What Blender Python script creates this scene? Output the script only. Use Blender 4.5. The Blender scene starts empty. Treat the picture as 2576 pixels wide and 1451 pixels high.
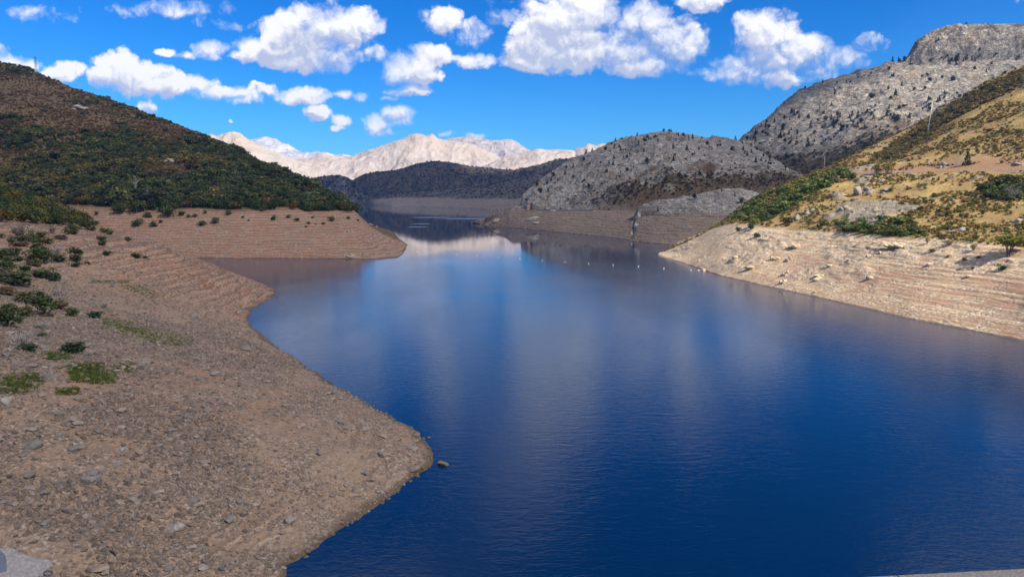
import bpy, math, random
import numpy as np

# ------------------------------------------------------------------ camera, sky, sun, exposure
SC = bpy.context.scene
COL = SC.collection
W, H, F = 1024, 576, 740.0
CAM_Z = 40.0
PITCH = math.atan((288 - 194) / F)
cam_data = bpy.data.cameras.new('camera')
cam = bpy.data.objects.new('camera', cam_data)
COL.objects.link(cam)
cam.location = (0, 0, CAM_Z)
cam.rotation_euler = (math.pi / 2 - PITCH, 0, 0)
cam_data.sensor_width = 36.0
cam_data.lens = F / W * 36.0
cam_data.clip_start = 0.1
cam_data.clip_end = 60000
SC.camera = cam

SUN_AZ, SUN_EL = math.radians(128), math.radians(43)      # clockwise from the view direction
SUN_DIR = np.array([math.sin(SUN_AZ) * math.cos(SUN_EL), math.cos(SUN_AZ) * math.cos(SUN_EL), math.sin(SUN_EL)])
sun_data = bpy.data.lights.new('sun', 'SUN')
sun_data.energy = 5.0
sun_data.angle = math.radians(0.5)
sun_data.color = (1.0, 0.90, 0.76)
sun = bpy.data.objects.new('sun', sun_data)
COL.objects.link(sun)
sun.rotation_euler = (math.pi / 2 - SUN_EL, 0, math.pi - SUN_AZ)
SC.view_settings.view_transform = 'Standard'
SC.view_settings.look = 'None'
SC.view_settings.gamma = 1.0
SC.view_settings.use_curve_mapping = False
SC.view_settings.exposure = 0.75
SC.cycles.max_bounces = 6
SC.cycles.diffuse_bounces = 2
SC.cycles.glossy_bounces = 3
SC.cycles.transparent_max_bounces = 12
SC.cycles.use_denoising = True
SC.cycles.sample_clamp_indirect = 6.0


def ray(ud, vd):
    """pixel of the 2576-wide view of the photograph -> (x/y, z/y) slopes of the sight line"""
    u, v = ud * W / 2576.0, vd * W / 2576.0
    k = (288 - v) / F
    s, c = math.sin(PITCH), math.cos(PITCH)
    dy = c + s * k
    return ((u - 512) / F) / dy, (-s + c * k) / dy


def P(ud, vd, D=None, z=None):
    a, b = ray(ud, vd)
    if D is None:
        D = (z - CAM_Z) / b
    return (a * D, D, CAM_Z + b * D)


# ------------------------------------------------------------------ node helper
class N:
    def __init__(self, nt):
        self.nt = nt
        nt.nodes.clear()

    def __call__(self, typ, ins=None, **kw):
        n = self.nt.nodes.new(typ)
        for k, v in kw.items():
            setattr(n, k, v)
        for k, v in (ins or {}).items():
            s = n.inputs[k]
            if hasattr(v, 'is_output') or isinstance(v, bpy.types.NodeSocket):
                self.nt.links.new(v, s)
            else:
                s.default_value = v
        return n

    def math(self, op, a, b=0.0, c=0.0, clamp=False):
        return self('ShaderNodeMath', {0: a, 1: b, 2: c}, operation=op, use_clamp=clamp).outputs[0]

    def vec(self, op, a, b=(0, 0, 0), c=(0, 0, 0)):
        n = self('ShaderNodeVectorMath', {0: a, 1: b, 2: c}, operation=op)
        return n.outputs['Value'] if op in ('DOT_PRODUCT', 'LENGTH', 'DISTANCE') else n.outputs[0]

    def noise(self, vec, scale, detail=4.0, rough=0.55, dist=0.0, typ='FBM', lac=2.0, dim='3D'):
        n = self('ShaderNodeTexNoise', {'Scale': scale, 'Detail': detail, 'Roughness': rough, 'Distortion': dist, 'Lacunarity': lac})
        n.noise_type = typ
        n.noise_dimensions = dim
        if vec is not None:
            self.nt.links.new(vec, n.inputs['Vector'])
        return n.outputs['Fac']

    def ramp(self, fac, a, b, lo=0.0, hi=1.0, smooth=True):
        n = self('ShaderNodeMapRange', {'Value': fac, 'From Min': a, 'From Max': b, 'To Min': lo, 'To Max': hi})
        n.interpolation_type = 'SMOOTHSTEP' if smooth else 'LINEAR'
        return n.outputs[0]

    def mix(self, fac, a, b, mode='MIX'):
        n = self('ShaderNodeMix', data_type='RGBA', blend_type=mode)
        for sock, v in ((n.inputs[0], fac), (n.inputs[6], a), (n.inputs[7], b)):
            if isinstance(v, bpy.types.NodeSocket):
                self.nt.links.new(v, sock)
            elif isinstance(v, (tuple, list)):
                sock.default_value = tuple(v)[:3] + (1.0,)
            else:
                sock.default_value = v
        return n.outputs[2]

    def link(self, a, b):
        self.nt.links.new(a, b)


# ------------------------------------------------------------------ world: Nishita sky with drawn-up cumulus
CLOUDS = [  # centre u, v, half width, half height, weight
    (760, 90, 95, 75, 1), (680, 125, 100, 45, 1), (835, 80, 110, 68, 1), (905, 58, 62, 40, .85), (770, 42, 45, 36, 1), (800, 150, 105, 38, 1), (625, 140, 55, 24, 1), (705, 92, 60, 40, 1),
    (300, 180, 72, 50, 1), (360, 205, 125, 42, 1), (450, 215, 105, 34, 1), (545, 232, 80, 18, .6), (258, 192, 45, 32, 1),
    (160, 184, 62, 30, 1), (40, 160, 70, 24, 1),
    (530, 122, 50, 28, .9), (420, 130, 30, 13, .8), (475, 136, 45, 12, .55), (425, 24, 130, 20, .36), (1440, 20, 60, 40, .5), (660, 228, 50, 14, .26), (370, 270, 26, 22, .4), (1180, 80, 60, 30, .35), (1730, 70, 40, 30, .35), (2060, 170, 60, 30, .45), (560, 60, 60, 12, .22), (60, 35, 90, 16, .2),
    (1115, 55, 55, 40, .7), (1180, 62, 30, 20, .4), (1255, 42, 45, 24, .42),
    (1030, 175, 68, 42, 1), (1085, 140, 62, 30, 1), (1060, 190, 55, 24, 1), (1190, 150, 56, 20, .75), (1030, 226, 58, 18, .9), (985, 243, 24, 8, .8),
    (760, 240, 70, 25, .95), (860, 235, 30, 14, .8), (905, 240, 26, 12, .7), (930, 136, 42, 22, .55),
    (800, 285, 38, 23, .95), (855, 301, 26, 18, .7), (845, 322, 20, 9, .7),
    (1000, 285, 44, 30, 1), (950, 310, 46, 28, 1), (965, 330, 30, 15, .85),
    (1340, 110, 78, 72, 1), (1400, 50, 100, 62, 1), (1480, 30, 85, 52, 1), (1440, 120, 125, 62, 1), (1560, 120, 115, 60, 1), (1625, 60, 72, 60, 1), (1685, 110, 95, 62, 1), (1620, 165, 105, 32, 1), (1330, 156, 68, 30, 1),
    (1930, 88, 88, 68, 1), (1960, 140, 115, 62, 1), (2042, 125, 62, 42, 1), (1880, 170, 95, 42, 1), (1895, 62, 58, 38, 1), (1790, 190, 50, 18, .6), (1960, 196, 75, 28, .9),
    (2192, 108, 48, 24, .6), (2130, 145, 58, 28, .55), (1770, 2, 70, 30, 1),
    (1120, 333, 16, 10, .6), (1200, 338, 30, 11, .7), (575, 300, 9, 7, .7), (378, 265, 22, 20, .5), (650, 211, 20, 7, .6), (610, 240, 50, 18, .34),
    (1300, -105, 240, 95, .42), (1290, -330, 170, 45, .5), (1785, -40, 80, 36, 1), (800, -210, 120, 40, .4), (2700, -60, 160, 70, .8), (-160, 120, 160, 60, .9),
]
world = bpy.data.worlds.new('World')
SC.world = world
world.use_nodes = True
w = N(world.node_tree)


def field_group():
    g = bpy.data.node_groups.new('cloud_field', 'ShaderNodeTree')
    g.interface.new_socket('P', in_out='INPUT', socket_type='NodeSocketVector')
    g.interface.new_socket('F', in_out='OUTPUT', socket_type='NodeSocketFloat')
    n = N(g)
    gi, go = n('NodeGroupInput'), n('NodeGroupOutput')
    p = gi.outputs[0]
    acc = None
    for (cu, cv, ru, rv, wt) in CLOUDS:
        cx, cy = ray(cu, cv)
        rx, ry = ru * W / 2576 / F, rv * W / 2576 / F
        q = n.vec('MULTIPLY_ADD', p, (1 / rx, 1 / ry, 0), (-cx / rx, -cy / ry, 0))
        f = n.math('MULTIPLY_ADD', n.vec('DOT_PRODUCT', q, q), -wt, wt)
        acc = f if acc is None else n.math('SMOOTH_MAX', acc, f, 0.25)
    acc = n.math('MAXIMUM', acc, -1.5)
    n.link(acc, go.inputs[0])
    return g


FIELD = field_group()
d = w('ShaderNodeTexCoord').outputs['Generated']
sep = w('ShaderNodeSeparateXYZ', {0: d}).outputs
sky = w('ShaderNodeTexSky', sky_type='NISHITA', sun_disc=False)
sky.sun_elevation = SUN_EL
sky.sun_rotation = SUN_AZ
sky.altitude = 1100
sky.air_density = 1.0
sky.dust_density = 0.4
sky.ozone_density = 3.0
SKY_STR = 0.068
skyc = w('ShaderNodeHueSaturation', {'Hue': 0.497, 'Saturation': 1.45, 'Value': 1.0, 'Color': sky.outputs[0]}).outputs[0]
skyc = w.vec('MULTIPLY', skyc, (0.33, 0.90, 1.37))
yy = w.math('MAXIMUM', sep[1], 0.05)
px, pz = w.math('DIVIDE', sep[0], yy), w.math('DIVIDE', sep[2], yy)
p0 = w('ShaderNodeCombineXYZ', {0: px, 1: pz, 2: 0.0}).outputs[0]


def field(p):
    g = w('ShaderNodeGroup')
    g.node_tree = FIELD
    w.link(p, g.inputs[0])
    return g.outputs[0]


# warp, then billows eat into the cloud outline
wn = w('ShaderNodeTexNoise', {'Scale': 26.0, 'Detail': 3.0, 'Roughness': 0.6})
w.link(p0, wn.inputs['Vector'])
warp = w.vec('MULTIPLY_ADD', wn.outputs['Color'], (0.030, 0.022, 0), (-0.015, -0.011, 0))
p1 = w.vec('ADD', p0, warp)


def billow(p):
    """cauliflower relief: rounded cells at three sizes and fine fbm"""
    out = None
    for sc, amp in ((30.0, .62), (66.0, .40), (140.0, .24), (300.0, .12)):
        v = w('ShaderNodeTexVoronoi', {'Scale': sc, 'Randomness': 1.0}, feature='F1', voronoi_dimensions='2D')
        w.link(p, v.inputs['Vector'])
        t = w.math('MULTIPLY_ADD', v.outputs['Distance'], -amp * 1.5, amp * 0.62)
        out = t if out is None else w.math('ADD', out, t)
    fine = w.noise(p, 34.0, 9.0, 0.60, dim='2D')
    return w.math('ADD', out, w.math('MULTIPLY_ADD', fine, 1.5, -0.75))


def dens(p):
    return w.math('MULTIPLY_ADD', billow(p), 0.62, field(p))


D0 = dens(p1)
D1 = dens(w.vec('ADD', p1, (0.004, 0.008, 0)))
Fbig = field(w.vec('ADD', p1, (0.006, 0.030, 0)))
soft = w.math('MULTIPLY_ADD', w.ramp(w.noise(p0, 9.0, 3.0, dim='2D'), 0.40, 0.62), 0.85, 0.42)
alpha = w.ramp(D0, -0.16, soft)
rel = w.math('MULTIPLY', w.math('SUBTRACT', D0, D1), 1.05)
under = w.ramp(Fbig, -0.25, 0.85)                      # how much cloud lies between here and the light
lum = w.math('ADD', w.math('MULTIPLY_ADD', under, -0.62, 1.0), rel)
lum = w.ramp(lum, 0.25, 1.05, 0.0, 1.0, False)
ccol = w.mix(lum, (0.33, 0.37, 0.50), (0.66, 0.66, 0.675))
front = w.mix(alpha, w.vec('SCALE', skyc), ccol)
# the Scale input of the vector SCALE node is socket 3
for n_ in world.node_tree.nodes:
    if n_.type == 'VECT_MATH' and n_.operation == 'SCALE':
        n_.inputs[3].default_value = SKY_STR
bg_front = w('ShaderNodeBackground', {'Color': front, 'Strength': 1.0})
# the rest of the sky: the same kind of broken cumulus as a layer overhead
zz = w.math('MAXIMUM', sep[2], 0.03)
pl = w('ShaderNodeCombineXYZ', {0: w.math('DIVIDE', sep[0], zz), 1: w.math('DIVIDE', sep[1], zz), 2: 0.0}).outputs[0]
gn = w.noise(pl, 1.1, 5.0, 0.6, dim='2D')
ga = w.ramp(gn, 0.46, 0.62)
gcol = w.mix(w.ramp(gn, 0.5, 0.75), (0.66, 0.66, 0.675), (0.40, 0.43, 0.52))
skys = w('ShaderNodeVectorMath', {0: skyc, 3: SKY_STR}, operation='SCALE').outputs[0]
bg_rest = w('ShaderNodeBackground', {'Color': w.mix(ga, skys, gcol), 'Strength': 1.0})
infront = w.math('MULTIPLY', w.math('GREATER_THAN', sep[1], 0.06), w.math('MULTIPLY', w.ramp(w.math('ABSOLUTE', px), 1.15, 0.95), w.ramp(pz, 0.62, 0.50)))
ms = w('ShaderNodeMixShader', {0: infront})
w.link(bg_rest.outputs[0], ms.inputs[1])
w.link(bg_front.outputs[0], ms.inputs[2])
wo = w('ShaderNodeOutputWorld')
w.link(ms.outputs[0], wo.inputs['Surface'])
world.cycles.sampling_method = 'MANUAL'
world.cycles.sample_map_resolution = 512

# ------------------------------------------------------------------ numpy noise
def _hash(ix, iy, iz, seed):
    h = (ix.astype(np.int64) * 374761393 + iy.astype(np.int64) * 668265263 + iz.astype(np.int64) * 2147483647 + seed * 144665) & 0xFFFFFFFF
    h = ((h ^ (h >> 13)) * 1274126177) & 0xFFFFFFFF
    h = ((h ^ (h >> 16)) * 2246822519) & 0xFFFFFFFF
    return ((h ^ (h >> 15)) & 0xFFFF) / 65535.0


def vnoise(x, y, z=None, seed=0):
    """value noise, -1..1"""
    x = np.asarray(x, float)
    y = np.asarray(y, float)
    ix, iy = np.floor(x), np.floor(y)
    fx, fy = x - ix, y - iy
    fx = fx * fx * fx * (fx * (fx * 6 - 15) + 10)
    fy = fy * fy * fy * (fy * (fy * 6 - 15) + 10)

    def plane(iz):
        a = _hash(ix, iy, iz, seed)
        b = _hash(ix + 1, iy, iz, seed)
        c = _hash(ix, iy + 1, iz, seed)
        e = _hash(ix + 1, iy + 1, iz, seed)
        return (a + (b - a) * fx) * (1 - fy) + (c + (e - c) * fx) * fy
    if z is None:
        return plane(np.zeros_like(ix)) * 2 - 1
    z = np.asarray(z, float)
    iz = np.floor(z)
    fz = z - iz
    fz = fz * fz * (3 - 2 * fz)
    return (plane(iz) * (1 - fz) + plane(iz + 1) * fz) * 2 - 1


def fbm(x, y, z=None, octv=5, gain=0.5, seed=0):
    s, a, t = 0.0, 1.0, 0.0
    c_, s_ = 0.8, 0.6
    for i in range(octv):
        s = s + a * vnoise(x, y, z, seed + i * 17)
        t += a
        a *= gain
        x, y = (c_ * x - s_ * y) * 2.03 + 11.3, (s_ * x + c_ * y) * 2.03 - 7.1
        if z is not None:
            z = z * 2.03 + 3.7
    return s / t


def ridged(x, y, z=None, octv=5, gain=0.55, seed=0):
    s, a, t = 0.0, 1.0, 0.0
    c_, s_ = 0.8, 0.6
    for i in range(octv):
        s = s + a * (1 - 2 * np.abs(vnoise(x, y, z, seed + i * 29)))
        t += a
        a *= gain
        x, y = (c_ * x - s_ * y) * 2.07 + 5.3, (s_ * x + c_ * y) * 2.07 - 9.1
        if z is not None:
            z = z * 2.07 + 1.7
    return s / t


def smooth(a, b, x):
    t = np.clip((x - a) / (b - a), 0, 1)
    return t * t * (3 - 2 * t)


# ------------------------------------------------------------------ mesh and tagging helpers
def tag(o, label=None, cat=None, group=None, kind=None):
    for k, v in (('label', label), ('category', cat), ('group', group), ('kind', kind)):
        if v:
            o[k] = v
    return o


def link(o, parent=None):
    COL.objects.link(o)
    if parent is not None:
        o.parent = parent
    return o


def mesh_data(name, verts, faces, mat=None, smooth_shade=False, attrs=None):
    """faces: (n,3) or (n,4) integer array, or a list of mixed faces"""
    me = bpy.data.meshes.new(name)
    verts = np.asarray(verts, np.float32)
    if isinstance(faces, np.ndarray):
        k = faces.shape[1]
        me.vertices.add(len(verts))
        me.vertices.foreach_set('co', verts.ravel())
        me.loops.add(faces.size)
        me.loops.foreach_set('vertex_index', faces.astype(np.int32).ravel())
        me.polygons.add(len(faces))
        me.polygons.foreach_set('loop_start', np.arange(0, faces.size, k, dtype=np.int32))
        me.update(calc_edges=True)
    else:
        me.from_pydata([tuple(map(float, v)) for v in verts], [], [tuple(map(int, f)) for f in faces])
    if smooth_shade:
        me.polygons.foreach_set('use_smooth', np.ones(len(me.polygons), bool))
    for k, a in (attrs or {}).items():
        at = me.attributes.new(k, 'FLOAT', 'POINT')
        at.data.foreach_set('value', np.asarray(a, np.float32).ravel())
    if mat is not None:
        me.materials.append(mat)
    return me


def obj(name, me, parent=None):
    return link(bpy.data.objects.new(name, me), parent)


def grid_faces(nr, nc):
    i = np.arange((nr - 1) * (nc - 1))
    r, c = i // (nc - 1), i % (nc - 1)
    a = r * nc + c
    return np.stack([a, a + 1, a + nc + 1, a + nc], 1)


# ------------------------------------------------------------------ terrain from sight lines
class Hill:
    """A hillside as rows of points between the shore, the old waterline and the crest; every row
    has its own distance, so the hill stands where it stands."""

    def __init__(self, curves, a0, a1, na, segs, back=250.0, back_drop=None, back_rows=14, soft=0):
        """curves: lists of world points (x,y,z) ordered by x/y; segs: rows and exponent per gap"""
        self.a = a = np.linspace(a0, a1, na)
        Y, Z = [], []
        for c in curves:
            c = np.array(c)
            ca = c[:, 0] / c[:, 1]
            o = np.argsort(ca)
            Y.append(np.interp(a, ca[o], c[o, 1]))
            Z.append(np.interp(a, ca[o], c[o, 2]))
        if soft:
            kk = np.exp(-0.5 * (np.arange(-3 * soft, 3 * soft + 1) / soft) ** 2)
            kk /= kk.sum()
            for L in (Y, Z):
                for k in range(len(L)):
                    L[k] = np.convolve(np.pad(L[k], 3 * soft, mode='reflect', reflect_type='odd'), kk, mode='valid')
        for k in range(1, len(Y)):
            Y[k] = np.maximum(Y[k], Y[k - 1] + 0.5)
        rows_y, rows_z, rows_t = [], [], []
        for k, (n, p) in enumerate(segs):
            t = np.linspace(0, 1, n, endpoint=False)[:, None]
            rows_y.append(Y[k] + (Y[k + 1] - Y[k]) * t)
            rows_z.append(Z[k] + (Z[k + 1] - Z[k]) * t ** p)
            rows_t.append(np.repeat(k + t, na, 1))
        zb = np.full(na, -6.0) if back_drop is None else Z[-1] - back_drop
        t = np.linspace(0, 1, back_rows)[:, None]
        rows_y.append(Y[-1] + back * t)
        rows_z.append(Z[-1] + (zb - Z[-1]) * t ** 1.4)
        rows_t.append(np.repeat(len(segs) + t, na, 1))
        self.y = np.concatenate(rows_y)
        self.z = np.concatenate(rows_z)
        self.t = np.concatenate(rows_t)
        self.x = self.y * a[None, :]
        self.curves_y, self.curves_z = Y, Z

    @property
    def pts(self):
        return np.stack([self.x, self.y, self.z], -1)

    def build(self, name, mat, attrs=None):
        nr, nc = self.z.shape
        me = mesh_data(name, self.pts.reshape(-1, 3), grid_faces(nr, nc), mat, True, {'t': self.t, **(attrs or {})})
        o = obj(name, me)
        return tag(o, kind='structure')

    def scatter(self, n, rng, weight):
        """n random points on the surface, drawn with the given weight per grid cell; returns xyz and grid position"""
        nr, nc = self.z.shape
        wgt = weight[:-1, :-1].clip(0).ravel()
        i = rng.choice(wgt.size, n, p=wgt / wgt.sum())
        r, c = i // (nc - 1), i % (nc - 1)
        fr, fc = rng.random(n), rng.random(n)
        g = self.pts
        p = (g[r, c] * ((1 - fr) * (1 - fc))[:, None] + g[r + 1, c] * (fr * (1 - fc))[:, None]
             + g[r, c + 1] * ((1 - fr) * fc)[:, None] + g[r + 1, c + 1] * (fr * fc)[:, None])
        return p, r + fr, c + fc

    def cell_area(self):
        g = self.pts
        e1 = np.zeros_like(g)
        e2 = np.zeros_like(g)
        e1[:-1] = g[1:] - g[:-1]
        e2[:, :-1] = g[:, 1:] - g[:, :-1]
        return np.linalg.norm(np.cross(e1, e2), axis=-1)

    def height(self, x, y):
        """ground height at x,y (nearest column, linear along it)"""
        x, y = np.atleast_1d(x).astype(float), np.atleast_1d(y).astype(float)
        a = x / y
        out = np.empty(len(x))
        for i in range(len(x)):
            c = (a[i] - self.a[0]) / (self.a[-1] - self.a[0]) * (len(self.a) - 1)
            c0 = int(np.clip(math.floor(c), 0, len(self.a) - 2))
            f = min(max(c - c0, 0), 1)
            out[i] = (1 - f) * np.interp(y[i], self.y[:, c0], self.z[:, c0]) + f * np.interp(y[i], self.y[:, c0 + 1], self.z[:, c0 + 1])
        return out

    def at_pixel(self, ud, vd, tmin=-1, tmax=99):
        """the first point of the surface on the sight line of a photograph pixel"""
        a, b = ray(ud, vd)
        c = int(np.clip(round((a - self.a[0]) / (self.a[-1] - self.a[0]) * (len(self.a) - 1)), 0, len(self.a) - 1))
        y, z = self.y[:, c], self.z[:, c]
        h = (CAM_Z + b * y) - z
        for i in range(len(y) - 1):
            if h[i] > 0 >= h[i + 1] and tmin <= self.t[i, c] <= tmax:
                f = h[i] / (h[i] - h[i + 1])
                yy_ = y[i] + f * (y[i + 1] - y[i])
                return np.array([a * yy_, yy_, CAM_Z + b * yy_])
        i = int(np.argmin(np.abs(h)))
        return np.array([a * y[i], y[i], z[i]])


def under(curve, dy=18.0, z=-5.0):
    """the shore pushed towards the viewer and under water"""
    out = []
    for (x, y, zz_) in curve:
        k = (y - dy) / y
        out.append((x * k, y - dy, z))
    return out


# ---- A: the forest hill across the inlet, with its bare bank
A_shore = [P(-700, 648, z=0), P(200, 648, z=0), P(460, 648, z=0), P(600, 648.5, z=0), P(800, 649, z=0), P(950, 651, z=0), P(1000, 648, z=0), P(1020, 634, z=0), P(1037, 617, z=0), P(1046, 616, D=590, z=None)]
A_line = [P(-700, 500, D=545), P(160, 512, D=535), P(290, 517, D=530), P(400, 522, D=530), P(600, 522, D=535), P(750, 522, D=560), P(890, 526, D=600), P(940, 572, D=608), P(965, 588, D=606), P(1000, 602, D=602), P(1037, 617.5, D=600)]
A_ridge = [P(-700, -60, D=1150), P(-200, 105, D=1150), P(0, 156, D=1130), P(60, 167, D=1115), P(110, 189, D=1095), P(180, 219, D=1070), P(250, 242, D=1040), P(320, 266, D=1010), P(400, 299, D=960), P(480, 325, D=910), P(540, 350, D=870), P(600, 380, D=835), P(660, 410, D=800), P(720, 436, D=765), P(770, 458, D=735), P(820, 489, D=705), P(870, 516, D=670), P(890, 530, D=640), P(940, 576, D=630), P(1000, 606, D=625), P(1037, 619, D=622)]
A = Hill([under(A_shore), A_shore, A_line, A_ridge], -0.98, ray(1047, 600)[0], 620, [(4, 1.0), (90, 0.9), (110, 1.0)], back=400)
_e = smooth(0.0, 0.02, A.a[-1] - A.a)[None, :]
A.z = (A.z + 3) * np.minimum(1, _e + 0.0) - 3
_m = smooth(1.0, 1.25, A.t) * smooth(3.2, 2.7, A.t)
A.z += _m * (fbm(A.x / 120, A.y / 120, octv=4, seed=3) * 9) * smooth(2.95, 2.6, A.t) * smooth(2.0, 2.3, A.t)
_bank = smooth(1.02, 1.15, A.t) * smooth(2.15, 1.95, A.t)
A.z += _bank * (fbm(A.x / 22, A.y / 22, octv=4, seed=9) * 1.3 + np.clip(ridged(A.x / 16 + A.z / 14, A.y / 16, octv=3, seed=4), 0.1, 1) * 2.0 * smooth(-110, 10, A.x))
A.z += np.where(A.t > 1, 0.22, 0) * _bank * (np.abs(((A.z + fbm(A.x / 30, A.y / 30, octv=3, seed=5) * 0.7) / 1.9) % 1 - 0.5) * 4 - 1)

# ---- B: the near gravel bank with its two points, from the distance to its shore
B_SHORE = [(-62, -60), (-50, 10), (-40, 40), (-31, 60)] + [P(u_, v_, z=0)[:2] for u_, v_ in (
    (715, 1451), (722, 1418), (790, 1383), (850, 1332), (930, 1290), (1000, 1240), (1060, 1190), (1090, 1158), (1075, 1122), (1050, 1088), (1000, 1058),
    (920, 1010), (850, 970), (780, 925), (720, 884), (670, 850), (638, 822), (624, 800), (634, 778), (670, 757), (694, 740), (690, 727), (660, 712), (600, 690), (540, 670), (460, 647))] + [
    (-330, 600), (-420, 680), (-1100, 700), (-1100, -60)]


def poly_sdf(px_, py_, poly):
    """distance to a closed polygon, positive inside"""
    d2 = np.full(px_.shape, 1e18)
    inside = np.zeros(px_.shape, bool)
    n = len(poly)
    for i in range(n):
        x0, y0 = poly[i]
        x1, y1 = poly[(i + 1) % n]
        ex, ey = x1 - x0, y1 - y0
        wx, wy = px_ - x0, py_ - y0
        t = np.clip((wx * ex + wy * ey) / (ex * ex + ey * ey + 1e-12), 0, 1)
        d2 = np.minimum(d2, (wx - ex * t) ** 2 + (wy - ey * t) ** 2)
        c = ((y0 <= py_) != (y1 <= py_)) & (px_ < ex * (py_ - y0) / (ey if abs(ey) > 1e-12 else 1e-12) + x0)
        inside ^= c
    return np.sqrt(d2) * np.where(inside, 1, -1)


def blur(a, s):
    k = np.exp(-0.5 * (np.arange(-3 * s, 3 * s + 1) / s) ** 2)
    k /= k.sum()
    for ax in (0, 1):
        pad = [(0, 0), (0, 0)]
        pad[ax] = (3 * s, 3 * s)
        b = np.pad(a, pad, mode='edge')
        a = sum(k[j] * np.take(b, np.arange(j, j + a.shape[ax]), axis=ax) for j in range(len(k)))
    return a


_gx, _gy = np.meshgrid(np.arange(-560.0, 60.0, 2.0), np.arange(10.0, 660.0, 2.0))
_sd = poly_sdf(_gx, _gy, B_SHORE)
_sdb = blur(_sd, 5)
_k = smooth(2.0, 16.0, _sd)
_sd = _sd * (1 - _k) + _sdb * _k


def bilerp(g, x, y, x0, y0, st):
    fx, fy = np.clip((x - x0) / st, 0, g.shape[1] - 1.001), np.clip((y - y0) / st, 0, g.shape[0] - 1.001)
    ix, iy = fx.astype(int), fy.astype(int)
    fx, fy = fx - ix, fy - iy
    return (g[iy, ix] * (1 - fx) + g[iy, ix + 1] * fx) * (1 - fy) + (g[iy + 1, ix] * (1 - fx) + g[iy + 1, ix + 1] * fx) * fy


def bank_height(x, y):
    x, y = np.asarray(x, float), np.asarray(y, float)
    dd = bilerp(_sd, x, y, -560.0, 10.0, 2.0)
    s = 0.27 + 0.19 * smooth(190, 290, y)
    z = np.where(dd > 0, s * dd, 0.45 * dd)
    z = np.where(z > 20, 20 + (z - 20) * 0.40, z)
    z = z + 13 * np.exp(-(((x + 275) / 34) ** 2 + ((y - 372) / 48) ** 2))
    land = smooth(0.0, 3.0, dd)
    z = z + land * (fbm(x / 26, y / 26, octv=3, seed=21) * 0.9 * smooth(0, 14, dd) + fbm(x / 5, y / 5, octv=4, seed=22) * 0.30 + ridged(x / 13, y / 13, octv=3, seed=24) * 0.22 * smooth(2, 10, dd))
    # old strand lines: little steps that follow the contour
    q = (z + fbm(x / 18, y / 18, octv=3, seed=23) * 0.35) / np.where(y > 215, 1.7, 0.62)
    st = q - np.floor(q)
    step = np.where(st < 0.72, st / 0.72 * 0.25, 0.25 + (st - 0.72) / 0.28 * 0.75) - st
    amt = np.where(y > 215, 1.7, 0.62) * (0.14 + 0.9 * smooth(205, 260, y) + 0.45 * smooth(5, 1.5, z) * (y < 215)) * smooth(27, 20, z) * land
    z = z + step * amt
    z = z + (fbm(x / 3.2, y / 3.2, octv=3, seed=25) * 0.22 + fbm(x / 11, y / 11, octv=2, seed=26) * 0.25) * np.exp(-(dd / 2.5) ** 2)
    return np.maximum(z, -8), dd


class Bank(Hill):
    def __init__(self, a0, a1, na, ys):
        self.a = np.linspace(a0, a1, na)
        self.y = np.repeat(np.asarray(ys)[:, None], na, 1)
        self.x = self.y * self.a[None, :]
        self.z, self.dd = bank_height(self.x, self.y)
        self.t = smooth(0, 30, self.z)


_ys = [24.0]
while _ys[-1] < 660:
    _ys.append(_ys[-1] + max(0.32, min(_ys[-1] ** 1.25 / 640.0, 0.85 if 200 < _ys[-1] < 480 else 9.0)))
B = Bank(-0.88, 0.0, 500, _ys)
BANK_ROWS = len(_ys)

# ---- C: the sunlit hillside on the right with its headland
C_shore = [P(1652, 641, z=0), P(1662, 645, z=0), P(1700, 655, z=0), P(1760, 675, z=0), P(1800, 690, z=0), P(1900, 713, z=0), P(2000, 735, z=0), P(2100, 757, z=0), P(2200, 780, z=0), P(2300, 803, z=0), P(2400, 822, z=0), P(2500, 842, z=0), P(2576, 856, z=0), P(2800, 915, z=0), P(3200, 1030, z=0), P(3600, 1180, z=0)]
C_line = [P(1652, 640.5, D=500), P(1700, 622, D=492), P(1760, 592, D=480), P(1800, 572, D=470), P(1830, 560, D=455), P(1900, 566, D=420), P(2000, 577, D=385), P(2100, 586, D=350), P(2200, 593, D=322), P(2300, 601, D=298), P(2400, 609, D=278), P(2500, 620, D=262), P(2576, 630, D=250), P(2800, 655, D=225), P(3200, 690, D=190), P(3600, 720, D=165)]
C_road = [P(1652, 640.5, D=520), P(1700, 621.5, D=512), P(1760, 591, D=505), P(1800, 571, D=500), P(1830, 552, D=495), P(1880, 520, D=500), P(1950, 485, D=500), P(2020, 458, D=495), P(2100, 444, D=485), P(2170, 441, D=475), P(2250, 437, D=455), P(2400, 434, D=420), P(2576, 433, D=385), P(2800, 432, D=345), P(3200, 430, D=290), P(3600, 428, D=250)]
C_in = [(x * (1 + 8 / y), y + 8, z + 0.15) for (x, y, z) in C_road]
C_ridge = [P(1652, 641, D=540), P(1700, 622, D=530), P(1760, 592, D=525), P(1800, 572, D=520), P(1830, 550, D=520), P(1880, 507, D=540), P(1950, 472, D=560), P(2020, 442, D=580), P(2080, 420, D=600), P(2130, 396, D=625), P(2200, 362, D=660), P(2260, 337, D=680), P(2320, 303, D=690), P(2380, 266, D=690), P(2440, 227, D=685), P(2510, 192, D=675), P(2576, 167, D=660), P(2800, 80, D=610), P(3200, -60, D=520), P(3600, -160, D=450)]
C = Hill([under(C_shore, 14), C_shore, C_line, C_road, C_in, C_ridge], ray(1640, 640)[0], 0.98, 510, [(4, 1.0), (110, 0.95), (90, 1.0), (5, 1.0), (110, 0.95)], back=350, soft=7)
_e = smooth(0.0, 0.012, C.a - C.a[0])[None, :]
C.z = (C.z + 3) * _e - 3
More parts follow.
